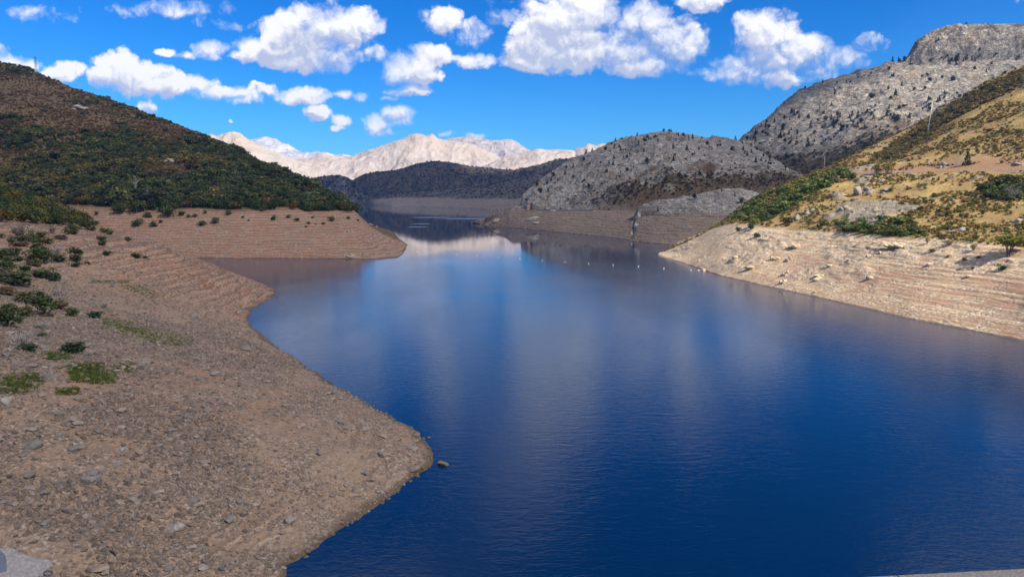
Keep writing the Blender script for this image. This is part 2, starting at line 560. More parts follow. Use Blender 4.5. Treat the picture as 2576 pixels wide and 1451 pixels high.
_b = smooth(1.03, 1.25, C.t) * smooth(2.1, 1.9, C.t)
_rk = smooth(330, 200, C.x) * smooth(0, .2, C.t - 1) * smooth(2.1, 1.85, C.t)
C.ledge = smooth(0.05, 0.5, fbm(C.x / 24 + C.z / 18, C.y / 34, octv=4, seed=32) + 0.35 * smooth(150, 60, C.x) + 0.2 * smooth(1.6, 2.0, C.t)) * _rk
C.z += _b * (fbm(C.x / 20, C.y / 20, octv=4, seed=31) * 0.9 + C.ledge * (ridged(C.x / 6.5 + C.z / 5, C.y / 9, octv=4, seed=30) * 1.1 + fbm(C.x / 2.4, C.y / 2.4, octv=3, seed=29) * 0.6))
C.z += 0.30 * smooth(1.0, 1.06, C.t) * smooth(2.05, 1.9, C.t) * (np.abs(((C.z + fbm(C.x / 25, C.y / 25, octv=3, seed=33) * 0.8) / 1.5) % 1 - 0.5) * 4 - 1) * smooth(120, 190, C.x)
_u = smooth(2.02, 2.2, C.t) * smooth(2.98, 2.85, C.t)
C.z += _u * (fbm(C.x / 30, C.y / 30, octv=4, seed=35) * 2.2)
C.rock = smooth(0.40, 0.60, fbm(C.x / 26, C.y / 40, C.z / 30, octv=4, seed=36) + 0.25 * np.exp(-((C.a - ray(2180, 500)[0]) / 0.03) ** 2)) * smooth(2.02, 2.1, C.t)
C.z += _u * C.rock * (1.5 + ridged(C.x / 7, C.y / 7, octv=3, seed=37) * 1.5)
_u = smooth(4.02, 4.15, C.t) * smooth(4.99, 4.8, C.t)
C.z += _u * (fbm(C.x / 45, C.y / 45, octv=4, seed=38) * 4.0)

# ---- D: the grey limestone hill in the middle
D_shore = [P(1190, 561, z=0), P(1218, 566, z=0), P(1300, 573, z=0), P(1400, 583, z=0), P(1500, 592, z=0), P(1590, 604, z=0), P(1650, 611, z=0), P(1720, 616, z=0), P(1900, 625, z=0), P(2200, 640, z=0)]
D_line = [P(1200, 563.5, D=1010), P(1218, 563, D=1005), P(1250, 543, D=985), P(1280, 530, D=965), P(1340, 531, D=930), P(1450, 533, D=870), P(1550, 540, D=815), P(1620, 541, D=775), P(1800, 546, D=700), P(2200, 552, D=640)]
D_foot = [P(1200, 563.6, D=1020), P(1218, 563.2, D=1015), P(1250, 542.5, D=1000), P(1285, 527, D=985), P(1312, 524, D=975), P(1340, 527, D=945), P(1450, 529, D=900), P(1550, 520, D=860), P(1650, 500, D=850), P(1750, 480, D=850), P(1850, 470, D=860), P(2000, 462, D=850), P(2200, 490, D=830)]
D_ridge = [P(1200, 564, D=1060), P(1218, 563.5, D=1055), P(1250, 543, D=1045), P(1285, 528, D=1035), P(1308, 522, D=1025), P(1314, 488, D=1020), P(1340, 472, D=1050), P(1370, 450, D=1080), P(1400, 428, D=1110), P(1440, 403, D=1140), P(1500, 375, D=1170), P(1550, 358, D=1190), P(1600, 341, D=1200), P(1650, 331, D=1200), P(1685, 329, D=1200), P(1740, 338, D=1190), P(1800, 351, D=1170), P(1850, 363, D=1150), P(1900, 381, D=1120), P(1950, 408, D=1080), P(2005, 443, D=1030), P(2080, 480, D=990), P(2200, 520, D=960)]
Dh = Hill([under(D_shore, 25), D_shore, D_line, D_foot, D_ridge], ray(1185, 560)[0], ray(2180, 560)[0], 500, [(4, 1.0), (60, 0.9), (30, 1.0), (170, 0.80)], back=450)
_e = smooth(0.0, 0.014, Dh.a - Dh.a[0])[None, :]
Dh.z = (Dh.z + 3) * _e - 3
_u = smooth(2.6, 3.1, Dh.t) * smooth(4.0, 3.93, Dh.t)
Dh.z += _u * (ridged(Dh.x / 55, Dh.y / 90, Dh.z / 60, octv=5, seed=41) * 10 + fbm(Dh.x / 14, Dh.y / 14, Dh.z / 14, octv=3, seed=42) * 2.4 + ridged(Dh.x / 14, Dh.y / 34, Dh.z / 14, octv=4, seed=44) * 2.6)
_u = smooth(1.05, 1.3, Dh.t) * smooth(2.5, 2.0, Dh.t)
Dh.z += _u * fbm(Dh.x / 25, Dh.y / 25, octv=4, seed=43) * 2.5

# ---- D2: the low rocky spur with a sheer end in front of it
S_shore = [P(1556, 600, z=0), P(1575, 603, z=0), P(1590, 606, z=0), P(1650, 612, z=0), P(1720, 617, z=0), P(1900, 627, z=0), P(2000, 632, z=0)]
S_line = [P(1556, 601, D=735), P(1572, 594, D=735), P(1588, 570, D=738), P(1596, 552, D=742), P(1602, 543, D=745), P(1650, 541, D=725), P(1720, 543, D=700), P(1900, 552, D=660), P(2000, 575, D=640)]
S_top = [P(1556, 602, D=752), P(1572, 593, D=752), P(1588, 566, D=752), P(1597, 538, D=753), P(1606, 520, D=754), P(1640, 508, D=755), P(1700, 500, D=760), P(1760, 487, D=765), P(1820, 473, D=765), P(1870, 474, D=760), P(1910, 488, D=745), P(1950, 510, D=720), P(2000, 545, D=690)]
S = Hill([under(S_shore, 20), S_shore, S_line, S_top], ray(1554, 600)[0], ray(1990, 560)[0], 200, [(4, 1.0), (60, 0.9), (80, 0.75)], back=60, back_drop=30)
_e = smooth(0.0, 0.004, S.a - S.a[0])[None, :]
S.z = (S.z + 3) * _e - 3
_u = smooth(1.95, 2.2, S.t) * smooth(3.0, 2.9, S.t)
S.z += _u * (ridged(S.x / 18, S.y / 30, S.z / 20, octv=5, seed=45) * 4.0)
_u = smooth(1.05, 1.3, S.t) * smooth(2.1, 1.9, S.t)
S.z += _u * fbm(S.x / 18, S.y / 18, octv=4, seed=46) * 1.5

# ---- E: the big grey mountain on the right, cliff on top, scrub valley below
E_front = [P(1780, 560, D=1080), P(2000, 545, D=1000), P(2300, 520, D=900), P(2600, 480, D=900), P(3600, 480, D=900)]
E_foot = [P(1780, 400, D=1450), P(1860, 368, D=1400), P(1900, 385, D=1330), P(2000, 410, D=1250), P(2100, 395, D=1200), P(2200, 340, D=1200), P(2300, 330, D=1180), P(2600, 300, D=1150), P(3600, 200, D=1100)]
E_step = [P(1780, 396, D=1500), P(1860, 364, D=1500), P(1880, 352, D=1500), P(1905, 324, D=1540), P(1940, 295, D=1560), P(1980, 262, D=1580), P(2020, 238, D=1600), P(2070, 218, D=1610), P(2110, 198, D=1610), P(2180, 180, D=1610), P(2240, 166, D=1600), P(2290, 168, D=1590), P(2350, 165, D=1570), P(2450, 158, D=1540), P(2576, 150, D=1500), P(3600, 90, D=1400)]
E_ridge = [P(1780, 394, D=1560), P(1860, 360, D=1540), P(1880, 350, D=1540), P(1905, 321, D=1580), P(1940, 291, D=1600), P(1980, 257, D=1625), P(2020, 232, D=1640), P(2070, 212, D=1650), P(2110, 192, D=1650), P(2180, 174, D=1650), P(2240, 160, D=1640), P(2272, 152, D=1630), P(2290, 132, D=1625), P(2310, 102, D=1625), P(2350, 74, D=1620), P(2390, 66, D=1610), P(2450, 60, D=1590), P(2576, 59, D=1550), P(2800, 60, D=1500), P(3600, 0, D=1450)]
E = Hill([E_front, E_foot, E_step, E_ridge], ray(1790, 360)[0], 0.86, 600, [(40, 1.0), (190, 0.9), (70, 0.55)], back=600, back_drop=250)
_u = smooth(1.0, 1.15, E.t) * smooth(3.0, 2.93, E.t)
E.z += _u * (ridged(E.x / 90, E.y / 150, E.z / 120, octv=5, seed=51) * 11 + fbm(E.x / 24, E.y / 24, E.z / 24, octv=3, seed=52) * 4 + ridged(E.x / 22, E.y / 60, E.z / 26, octv=4, seed=54) * 4.5)
E.z += smooth(0.1, 0.5, E.t) * smooth(1.1, 0.9, E.t) * fbm(E.x / 80, E.y / 80, octv=4, seed=53) * 8

# ---- the far end of the lake: pale strand, shadowed hills
T_shore = [P(700, 506, D=3300), P(860, 509, z=0), P(901, 511.5, z=0), P(985, 518.5, z=0), P(1050, 519, z=0), P(1121, 521, z=0), P(1229, 526, z=0), P(1330, 531, z=0), P(1500, 540, z=0)]
T_line = [P(700, 500, D=3450), P(880, 505, D=3250), P(901, 510.5, D=3080), P(920, 507, D=3000), P(950, 500, D=2900), P(1000, 497, D=2700), P(1121, 498, D=2450), P(1229, 499, D=2150), P(1330, 499, D=1950), P(1500, 500, D=1850)]
T_hill = [P(700, 478, D=4000), P(880, 494, D=3600), P(901, 500, D=3400), P(950, 492, D=3200), P(1000, 486, D=3000), P(1121, 476, D=2800), P(1229, 466, D=2600), P(1330, 440, D=2400), P(1380, 415, D=2350), P(1420, 402, D=2350), P(1500, 380, D=2350)]
T = Hill([under(T_shore, 60), T_shore, T_line, T_hill], ray(720, 500)[0], ray(1490, 500)[0], 320, [(4, 1.0), (40, 0.9), (70, 0.9)], back=400, back_drop=30)
_u = smooth(1.1, 1.5, T.t) * smooth(3.0, 2.8, T.t)
T.z += _u * (fbm(T.x / 70, T.y / 70, octv=4, seed=61) * 4 + smooth(2.0, 2.3, T.t) * ridged(T.x / 90, T.y / 90, octv=4, seed=62) * 5)

K_foot = [P(700, 500, D=3600), P(1600, 500, D=3000)]
K_ridge = [P(740, 470, D=3700), P(850, 462, D=3700), P(885, 453, D=3700), P(910, 441, D=3700), P(940, 432, D=3700), P(1000, 427, D=3700), P(1030, 418, D=3700), P(1050, 411, D=3700), P(1090, 404, D=3700), P(1130, 407, D=3700), P(1180, 417, D=3700), P(1230, 422, D=3700), P(1290, 427, D=3650), P(1350, 416, D=3600), P(1400, 400, D=3600), P(1440, 398, D=3600), P(1600, 390, D=3600)]
K = Hill([K_foot, K_ridge], ray(740, 480)[0], ray(1590, 480)[0], 420, [(110, 1.0)], back=500)
_u = smooth(0.05, 0.3, K.t) * smooth(1.0, 0.85, K.t)
K.z += _u * (fbm(K.x / 200, K.y / 200, octv=5, seed=65) * 30 + ridged(K.x / 260, K.y / 260, octv=3, seed=66) * 18)

J_foot = [P(700, 512, z=0), P(945, 508, D=3300)]
J_ridge = [P(700, 455, D=3300), P(790, 447, D=3300), P(830, 440, D=3300), P(855, 440, D=3300), P(875, 445, D=3300), P(900, 462, D=3280), P(925, 485, D=3260), P(945, 505, D=3250)]
J = Hill([J_foot, J_ridge], ray(710, 480)[0], ray(940, 480)[0], 200, [(70, 0.9)], back=250)
_u = smooth(0.05, 0.3, J.t) * smooth(1.0, 0.9, J.t)
J.z += _u * (ridged(J.x / 70, J.y / 70, J.z / 60, octv=4, seed=67) * 9)

# ---- the white limestone range
def white_range(ridge, D, foot_v, seed, a_pad=0.0, na=300, rows=120, amp=46.0, bands=0.0):
    rd = [P(u_, v_ + 2.5, D=D + dd_) for (u_, v_, dd_) in ridge]
    ft = [P(ridge[0][0], foot_v, D=D * 0.80), P(ridge[-1][0], foot_v, D=D * 0.80)]
    a0 = rd[0][0] / rd[0][1]
    a1 = rd[-1][0] / rd[-1][1]
    h = Hill([ft, rd], a0, a1, na, [(rows, 1.15)], back=900, back_drop=300)
    u = smooth(0.0, 0.25, h.t) * smooth(1.0, 0.93, h.t)
    k = D / 6000.0
    h.z += u * (ridged(h.x / (420 * k), h.y / (700 * k), h.z / (500 * k), octv=6, gain=0.56, seed=seed) * amp * k + ridged(h.x / (110 * k), h.y / (260 * k), octv=4, seed=seed + 3) * amp * 0.20 * k)
    if bands:
        q = (h.z + fbm(h.x / 500, h.y / 500, octv=3, seed=seed) * 25) / bands
        h.z += u * ((q - np.floor(q)) ** 3 - (q - np.floor(q))) * bands * 0.9
    return h


R_left = white_range([(440, 380, 0), (500, 345, 0), (530, 335, 0), (545, 340, 0), (565, 332, 0), (585, 328, 0), (605, 333, 0), (620, 345, 0), (650, 360, 0), (680, 376, 0), (720, 392, 0), (760, 404, 50), (800, 418, 50), (850, 432, 50), (900, 450, 50), (960, 475, 50)], 5200, 520, 71)
R_mid = white_range([(600, 420, 0), (700, 408, 0), (760, 396, 0), (800, 391, 0), (850, 396, 0), (880, 391, 0), (900, 383, 0), (930, 374, 0), (960, 366, 0), (985, 357, 0), (1010, 347, 0), (1028, 339, 0), (1045, 332, 0), (1062, 334, 0), (1072, 339, 0), (1085, 336, 0), (1095, 342, 0), (1100, 347, 0), (1140, 352, 0), (1180, 358, 0), (1215, 372, 0), (1250, 390, 0), (1290, 408, 0), (1330, 425, 0)], 6200, 500, 72, amp=56)
R_band = white_range([(1040, 370, 0), (1100, 352, 0), (1140, 343, 0), (1180, 340, 0), (1205, 343, 0), (1230, 349, 0), (1255, 350, 0), (1270, 347, 0), (1285, 347, 0), (1300, 353, 0), (1315, 364, 0), (1335, 376, 0), (1360, 390, 0), (1420, 410, 0)], 7400, 470, 73, amp=36, bands=42)
R_right = white_range([(1150, 440, 0), (1200, 425, 0), (1240, 408, 0), (1270, 393, 0), (1290, 384, 0), (1330, 377, 0), (1360, 374, 0), (1400, 372, 0), (1440, 375, 0), (1446, 382, 0), (1455, 374, 0), (1480, 364, 0), (1500, 367, 0), (1520, 361, 0), (1560, 352, 0), (1700, 345, 0), (1830, 352, 0), (1850, 356, 0), (1870, 352, 0), (1900, 350, 0), (2000, 345, 0)], 5600, 480, 74)
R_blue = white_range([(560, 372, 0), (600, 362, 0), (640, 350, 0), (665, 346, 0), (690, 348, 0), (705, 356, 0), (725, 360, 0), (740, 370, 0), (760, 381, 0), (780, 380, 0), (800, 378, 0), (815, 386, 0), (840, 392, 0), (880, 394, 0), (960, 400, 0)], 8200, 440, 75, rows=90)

# ------------------------------------------------------------------ materials
def new_mat(name):
    m = bpy.data.materials.new(name)
    m.use_nodes = True
    n = N(m.node_tree)
    return m, n


def finish(n, color, rough=0.9, normal=None, spec=0.15, translucent=None):
    b = n('ShaderNodeBsdfPrincipled', {'Base Color': color, 'Roughness': rough, 'Specular IOR Level': spec})
    if normal is not None:
        n.link(normal, b.inputs['Normal'])
    sh = b.outputs[0]
    if translucent is not None:
        t = n('ShaderNodeBsdfTranslucent', {'Color': translucent})
        ms_ = n('ShaderNodeMixShader', {0: 0.3})
        n.link(sh, ms_.inputs[1])
        n.link(t.outputs[0], ms_.inputs[2])
        sh = ms_.outputs[0]
    o = n('ShaderNodeOutputMaterial')
    n.link(sh, o.inputs['Surface'])


def bump(n, height, strength=0.5, dist=0.3, normal=None):
    b = n('ShaderNodeBump', {'Height': height, 'Strength': strength, 'Distance': dist})
    if normal is not None:
        n.link(normal, b.inputs['Normal'])
    return b.outputs[0]


def attr(n, name, typ='GEOMETRY'):
    return n('ShaderNodeAttribute', attribute_name=name, attribute_type=typ).outputs


def bank_nodes(n, pos, z, soil, pale, red, stone, pale_bias=0.0, line_gain=1.0, cell=1.0, gap=1.2, lmask=1.0):
    """bare drawn-down shore: soil and scree with strand lines along the contour (gap: metres between lines)"""
    big = n.noise(pos, 0.022, 4.0, 0.6)
    mid = n.noise(pos, 0.16, 5.0, 0.65)
    fine = n.noise(pos, 1.3, 5.0, 0.7)
    flat = n.vec('MULTIPLY', pos, (0.03, 0.03, 1.0))
    l1 = n.noise(flat, 0.8, 3.0, 0.65, 0.25)
    wob = n.math('ADD', n.math('MULTIPLY', n.noise(pos, 0.045, 3.0), gap * 2.2), n.math('MULTIPLY', mid, gap * 0.55))
    q = n.math('FRACT', n.math('DIVIDE', n.math('ADD', z, wob), gap))
    q2 = n.math('FRACT', n.math('DIVIDE', n.math('ADD', z, wob), gap * 0.43))
    seg = n.noise(n.vec('MULTIPLY', pos, (0.05, 0.05, 0.9)), 1.0, 4.0, 0.68)
    dk = n.math('MULTIPLY', n.math('MULTIPLY', n.ramp(q, 0.0, 0.08), n.ramp(q, 0.42, 0.12)), n.ramp(seg, 0.36, 0.56))
    lt = n.math('MULTIPLY', n.math('MULTIPLY', n.ramp(q, 0.55, 0.75), n.ramp(q, 1.0, 0.9)), n.ramp(seg, 0.62, 0.42))
    dk2 = n.math('MULTIPLY', n.math('MULTIPLY', n.ramp(q2, 0.0, 0.15), n.ramp(q2, 0.5, 0.2)), n.ramp(l1, 0.42, 0.62))
    c = n.mix(n.ramp(big, 0.38, 0.62), soil, red)
    c = n.mix(n.ramp(n.math('ADD', mid, pale_bias), 0.47, 0.66), c, pale)
    c = n.mix(n.math('MULTIPLY', n.ramp(l1, 0.52, 0.66), 0.45 * line_gain), c, pale)
    c = n.mix(n.math('MULTIPLY', n.math('MULTIPLY', lt, lmask), min(1.0, 0.5 * line_gain)), c, pale)
    c = n.mix(n.math('MULTIPLY', n.math('MULTIPLY', n.math('MAXIMUM', dk, n.math('MULTIPLY', dk2, 0.6)), lmask), min(1.0, 0.62 * line_gain)), c, tuple(v * 0.42 for v in red))
    vor = n('ShaderNodeTexVoronoi', {'Scale': 1.1 / cell, 'Randomness': 1.0})
    n.link(n.vec('MULTIPLY_ADD', n('ShaderNodeTexNoise', {'Vector': pos, 'Scale': 0.8 / cell, 'Detail': 2.0}).outputs['Color'], (0.9 * cell, 0.9 * cell, 0.9 * cell), pos), vor.inputs['Vector'])
    tone = n('ShaderNodeSeparateColor', {0: vor.outputs['Color']}).outputs[0]
    st = n.mix(tone, tuple(v * 0.55 for v in stone), tuple(min(1, v * 1.35) for v in stone))
    stm = n.math('MULTIPLY', n.ramp(n.math('ADD', n.math('MULTIPLY', fine, 0.5), n.math('MULTIPLY', mid, 0.65)), 0.47, 0.66), 0.8)
    c = n.mix(stm, c, st)
    gapd = n.math('MULTIPLY', n.ramp(vor.outputs['Distance'], 0.42, 0.72), stm)
    c = n.mix(n.math('MULTIPLY', gapd, 0.75), c, tuple(v * 0.30 for v in soil))
    c = n.mix(n.ramp(fine, 0.62, 0.30, 0.0, 0.55), c, tuple(v * 0.42 for v in soil))
    dline = n.math('MULTIPLY', n.math('MULTIPLY', n.math('MAXIMUM', dk, n.math('MULTIPLY', dk2, 0.5)), lmask), min(0.75, 0.42 * line_gain))
    c = n.mix(dline, c, tuple(v * 0.36 for v in red))
    c = n.mix(n.math('MULTIPLY', n.math('MULTIPLY', lt, lmask), min(0.6, 0.30 * line_gain)), c, pale)
    hgt = n.math('ADD', n.math('MULTIPLY', fine, 0.75), n.math('ADD', n.math('MULTIPLY', gapd, -0.45), n.math('MULTIPLY', n.math('MULTIPLY', n.math('SUBTRACT', lt, dk), lmask), 0.5 * line_gain)))
    wet = n.ramp(n.math('ADD', z, n.math('MULTIPLY_ADD', mid, 0.9, -0.45)), 0.55, 0.10)
    c = n.mix(n.math('MULTIPLY', wet, 0.70), c, (0.06, 0.048, 0.03))
    return c, hgt


def pos_nodes(n):
    p = n('ShaderNodeNewGeometry').outputs['Position']
    return p, n('ShaderNodeSeparateXYZ', {0: p}).outputs


def rock_nodes(n, pos, light, dark, soil, scale=1.0, soil_amt=0.5):
    """limestone: broken faces with wandering joints, soil in the hollows"""
    w1 = n.noise(n.vec('MULTIPLY', pos, (1, 1, 0.6)), 0.035 * scale, 6.0, 0.62, 0.6)
    w2 = n.noise(pos, 0.16 * scale, 6.0, 0.70, 0.8)
    v1 = n.noise(n.vec('MULTIPLY', pos, (1, 0.5, 1)), 0.075 * scale, 6.0, 0.60, 1.6)
    v2 = n.noise(n.vec('MULTIPLY', pos, (1, 0.6, 0.8)), 0.26 * scale, 4.0, 0.65, 1.2)
    c1 = n.ramp(n.math('ABSOLUTE', n.math('SUBTRACT', v1, 0.5)), 0.0, 0.05)
    c2 = n.ramp(n.math('ABSOLUTE', n.math('SUBTRACT', v2, 0.5)), 0.0, 0.075)
    # bedding: tilted layers of unequal thickness and tone
    bed = n.vec('MULTIPLY', n.vec('ADD', pos, n.vec('SCALE', n('ShaderNodeTexNoise', {'Vector': pos, 'Scale': 0.02 * scale, 'Detail': 3.0}).outputs['Color'])), (0.05, 0.03, 0.30))
    for q in n.nt.nodes:
        if q.type == 'VECT_MATH' and q.operation == 'SCALE' and not q.inputs[3].is_linked and q.inputs[3].default_value == 1.0:
            q.inputs[3].default_value = 22.0 / scale
    st = n.noise(bed, 0.55 * scale, 3.0, 0.7)
    c = n.mix(n.ramp(w2, 0.36, 0.64), dark, light)
    c = n.mix(n.ramp(st, 0.50, 0.36, 0.0, 0.55), c, dark)
    c = n.mix(n.ramp(st, 0.56, 0.68, 0.0, 0.4), c, light)
    c = n.mix(n.math('MULTIPLY', n.ramp(n.math('ADD', w1, n.math('MULTIPLY_ADD', w2, 0.35, -0.175)), 0.50, 0.62), soil_amt), c, soil)
    c = n.mix(n.math('MULTIPLY_ADD', c1, -0.5, 0.5), c, tuple(v * 0.38 for v in dark))
    c = n.mix(n.math('MULTIPLY_ADD', c2, -0.35, 0.35), c, tuple(v * 0.45 for v in dark))
    hgt = n.math('ADD', n.math('MULTIPLY_ADD', st, 1.1, n.math('MULTIPLY', w2, 1.2)), n.math('ADD', n.math('MULTIPLY', c1, 0.5), n.math('MULTIPLY', c2, 0.3)))
    return c, hgt, w1, w2


# banks of the drawn-down lake and what grows above each of them
def make_hill_mat(name, kind):
    m, n = new_mat(name)
    pos, xyz = pos_nodes(n)
    z = xyz[2]
    t = attr(n, 't')['Fac']
    if kind == 'forest':
        c, h = bank_nodes(n, pos, z, (0.32, 0.18, 0.11), (0.42, 0.29, 0.20), (0.31, 0.145, 0.08), (0.36, 0.275, 0.205), -0.03, 0.85, 1.0, 1.6)
        g = n.mix(n.noise(pos, 0.05, 5.0, 0.6), (0.075, 0.06, 0.03), (0.16, 0.10, 0.05))
        c = n.mix(n.ramp(n.math('ADD', t, n.math('MULTIPLY_ADD', n.noise(pos, 0.06, 4.0), 0.3, -0.15)), 1.86, 2.02), c, g)
        finish(n, c, 0.95, bump(n, h, 0.8, 0.5))
    elif kind == 'near':
        c, h = bank_nodes(n, pos, z, (0.33, 0.23, 0.15), (0.45, 0.345, 0.25), (0.32, 0.195, 0.12), (0.33, 0.25, 0.19), 0.0, 0.8, 0.6, 0.7, n.math('MULTIPLY', n.ramp(z, 7, 2, 0.10, 0.9), n.ramp(n.noise(pos, 0.05, 3.0), 0.35, 0.6)))
        far = n.ramp(xyz[1], 190, 270)
        c2, h2 = bank_nodes(n, pos, z, (0.35, 0.19, 0.115), (0.45, 0.30, 0.205), (0.33, 0.155, 0.085), (0.38, 0.28, 0.205), -0.06, 1.15, 0.9, 1.5)
        c = n.mix(far, c, c2)
        green = n.math('MULTIPLY', n.ramp(n.noise(pos, 0.05, 4.0, 0.6), 0.55, 0.66), n.ramp(n.noise(pos, 1.1, 4.0, 0.7), 0.42, 0.62))
        green = n.math('MULTIPLY', green, n.math('MULTIPLY', n.ramp(z, 5.0, 9.0), n.math('SUBTRACT', 1.0, far)))
        c = n.mix(n.math('MULTIPLY', green, 0.55), c, (0.12, 0.13, 0.035))
        finish(n, c, 0.95, bump(n, h, 0.9, 0.35))
    elif kind == 'sunny':
        c, h = bank_nodes(n, pos, z, (0.57, 0.405, 0.255), (0.71, 0.565, 0.385), (0.43, 0.255, 0.155), (0.68, 0.55, 0.38), 0.08, 0.75, 1.1, 1.1, n.math('MULTIPLY', n.ramp(xyz[0], 105, 175, 0.12, 1.0), n.ramp(z, 19, 11, 0.25, 1.0)))
        red = n.math('MULTIPLY', n.math('MULTIPLY', n.ramp(xyz[0], 95, 165), n.ramp(z, 18, 9)), n.ramp(n.noise(n.vec('MULTIPLY', pos, (0.05, 0.05, 0.7)), 0.6, 4.0, 0.6), 0.36, 0.56))
        c = n.mix(n.math('MULTIPLY', red, 0.85), c, n.mix(n.noise(pos, 0.7, 5.0, 0.65), (0.26, 0.145, 0.095), (0.42, 0.27, 0.185)))
        lk, lh, _a, _b2 = rock_nodes(n, pos, (0.70, 0.59, 0.44), (0.45, 0.35, 0.245), (0.50, 0.36, 0.23), 3.2, 0.3)
        led = n.math('MULTIPLY', attr(n, 'ledge')['Fac'], 0.85)
        c = n.mix(led, c, lk)
        h = n.math('ADD', h, n.math('MULTIPLY', n.math('MULTIPLY', lh, led), 1.3))
        f1, f2 = n.noise(pos, 0.05, 5.0, 0.62), n.noise(pos, 0.5, 5.0, 0.65)
        g = n.mix(n.ramp(f1, 0.40, 0.60), (0.44, 0.31, 0.125), (0.31, 0.20, 0.085))
        g = n.mix(n.ramp(f2, 0.48, 0.64), g, (0.17, 0.15, 0.05))
        g = n.mix(n.ramp(f2, 0.46, 0.30), g, (0.16, 0.10, 0.05))
        rk, rh, _w1, _w2 = rock_nodes(n, pos, (0.50, 0.44, 0.35), (0.27, 0.23, 0.175), (0.34, 0.235, 0.12), 4.0, 0.55)
        g = n.mix(attr(n, 'rock')['Fac'], g, rk)
        road = n.math('MULTIPLY', n.ramp(t, 3.0, 3.1, smooth=False), n.ramp(t, 4.0, 3.95, smooth=False))
        cut = n.math('MULTIPLY', n.ramp(t, 4.0, 4.01), n.ramp(t, 4.13, 4.06))
        g = n.mix(n.math('MULTIPLY', cut, n.ramp(f2, 0.3, 0.55)), g, (0.30, 0.18, 0.11))
        g = n.mix(n.math('MULTIPLY', road, n.ramp(xyz[0], 200, 215)), g, (0.20, 0.19, 0.175))
        sw = n.ramp(n.math('ADD', t, n.math('MULTIPLY_ADD', f1, 0.2, -0.1)), 1.96, 2.05)
        sw = n.math('MULTIPLY', sw, n.ramp(z, 13, 19))
        c = n.mix(sw, c, g)
        finish(n, c, 0.95, bump(n, n.math('ADD', h, n.math('MULTIPLY', rh, attr(n, 'rock')['Fac'])), 0.8, 0.5))
    elif kind == 'grey':
        c, h = bank_nodes(n, pos, z, (0.33, 0.24, 0.175), (0.44, 0.36, 0.28), (0.33, 0.205, 0.14), (0.42, 0.35, 0.28), 0.02, 0.8, 1.6, 2.2)
        rk, rh, w1, w2 = rock_nodes(n, pos, (0.63, 0.59, 0.535), (0.28, 0.26, 0.235), (0.26, 0.19, 0.125), 1.0, 0.55)
        low = n.mix(n.ramp(w2, 0.35, 0.6), (0.18, 0.115, 0.07), (0.11, 0.085, 0.05))
        lowm = 0.0 if name == 'spur_limestone' else n.math('MULTIPLY', n.ramp(n.math('ADD', t, n.math('MULTIPLY_ADD', w1, 1.1, -0.55)), 3.25, 3.05), n.ramp(xyz[0], 60, 150))
        rk = n.mix(lowm, rk, low)
        lw = n.math('ADD', z, n.math('MULTIPLY_ADD', n.noise(pos, 0.05, 4.0), 8.0, -4.0))
        sw = n.ramp(lw, 20.0, 24.0)
        c = n.mix(sw, c, rk)
        finish(n, c, 0.92, bump(n, n.math('ADD', n.math('MULTIPLY', rh, 1.0), h), 1.0, 2.2))
    elif kind == 'mountain':
        rk, rh, w1, w2 = rock_nodes(n, pos, (0.65, 0.59, 0.50), (0.30, 0.275, 0.24), (0.44, 0.34, 0.225), 0.75, 0.55)
        low = n.mix(n.ramp(w2, 0.35, 0.62), (0.19, 0.115, 0.065), (0.10, 0.085, 0.045))
        c = n.mix(n.ramp(n.math('ADD', t, n.math('MULTIPLY_ADD', w1, 0.4, -0.2)), 1.12, 0.98), rk, low)
        streak = n.noise(n.vec('MULTIPLY', pos, (1.0, 1.0, 0.14)), 0.05, 5.0, 0.65, 0.4)
        c = n.mix(n.math('MULTIPLY', n.ramp(t, 1.9, 2.1), n.ramp(streak, 0.55, 0.36, 0.0, 0.85)), c, (0.12, 0.11, 0.10))
        finish(n, c, 0.92, bump(n, n.math('ADD', rh, n.math('MULTIPLY', streak, n.ramp(t, 1.9, 2.1, 0.0, 2.0))), 1.0, 4.0))
    elif kind == 'strand':
        c, h = bank_nodes(n, pos, z, (0.33, 0.255, 0.19), (0.44, 0.36, 0.28), (0.34, 0.24, 0.17), (0.38, 0.32, 0.26), 0.05, 1.4, 3.0, 3.5)
        rk, rh, w1, w2 = rock_nodes(n, pos, (0.24, 0.21, 0.19), (0.10, 0.09, 0.08), (0.12, 0.085, 0.055), 0.6, 0.7)
        c = n.mix(n.ramp(n.math('ADD', t, n.math('MULTIPLY_ADD', w1, 0.3, -0.15)), 1.9, 2.1), c, rk)
        finish(n, c, 0.92, bump(n, rh, 0.8, 4.0))
    elif kind == 'heath':
        f = n.noise(pos, 0.006, 6.0, 0.62, 0.4)
        f2 = n.noise(pos, 0.03, 6.0, 0.66)
        c = n.mix(n.ramp(f, 0.36, 0.62), (0.028, 0.032, 0.028), (0.075, 0.055, 0.036))
        c = n.mix(n.ramp(f2, 0.48, 0.66), c, (0.09, 0.08, 0.035))
        c = n.mix(n.ramp(f2, 0.45, 0.30), c, (0.045, 0.05, 0.025))
        finish(n, c, 0.95, bump(n, f2, 1.0, 12.0))
    elif kind == 'crag':
        rk, rh, w1, w2 = rock_nodes(n, pos, (0.26, 0.245, 0.235), (0.10, 0.095, 0.09), (0.085, 0.07, 0.045), 0.45, 0.8)
        finish(n, rk, 0.92, bump(n, rh, 1.0, 6.0))
    return m


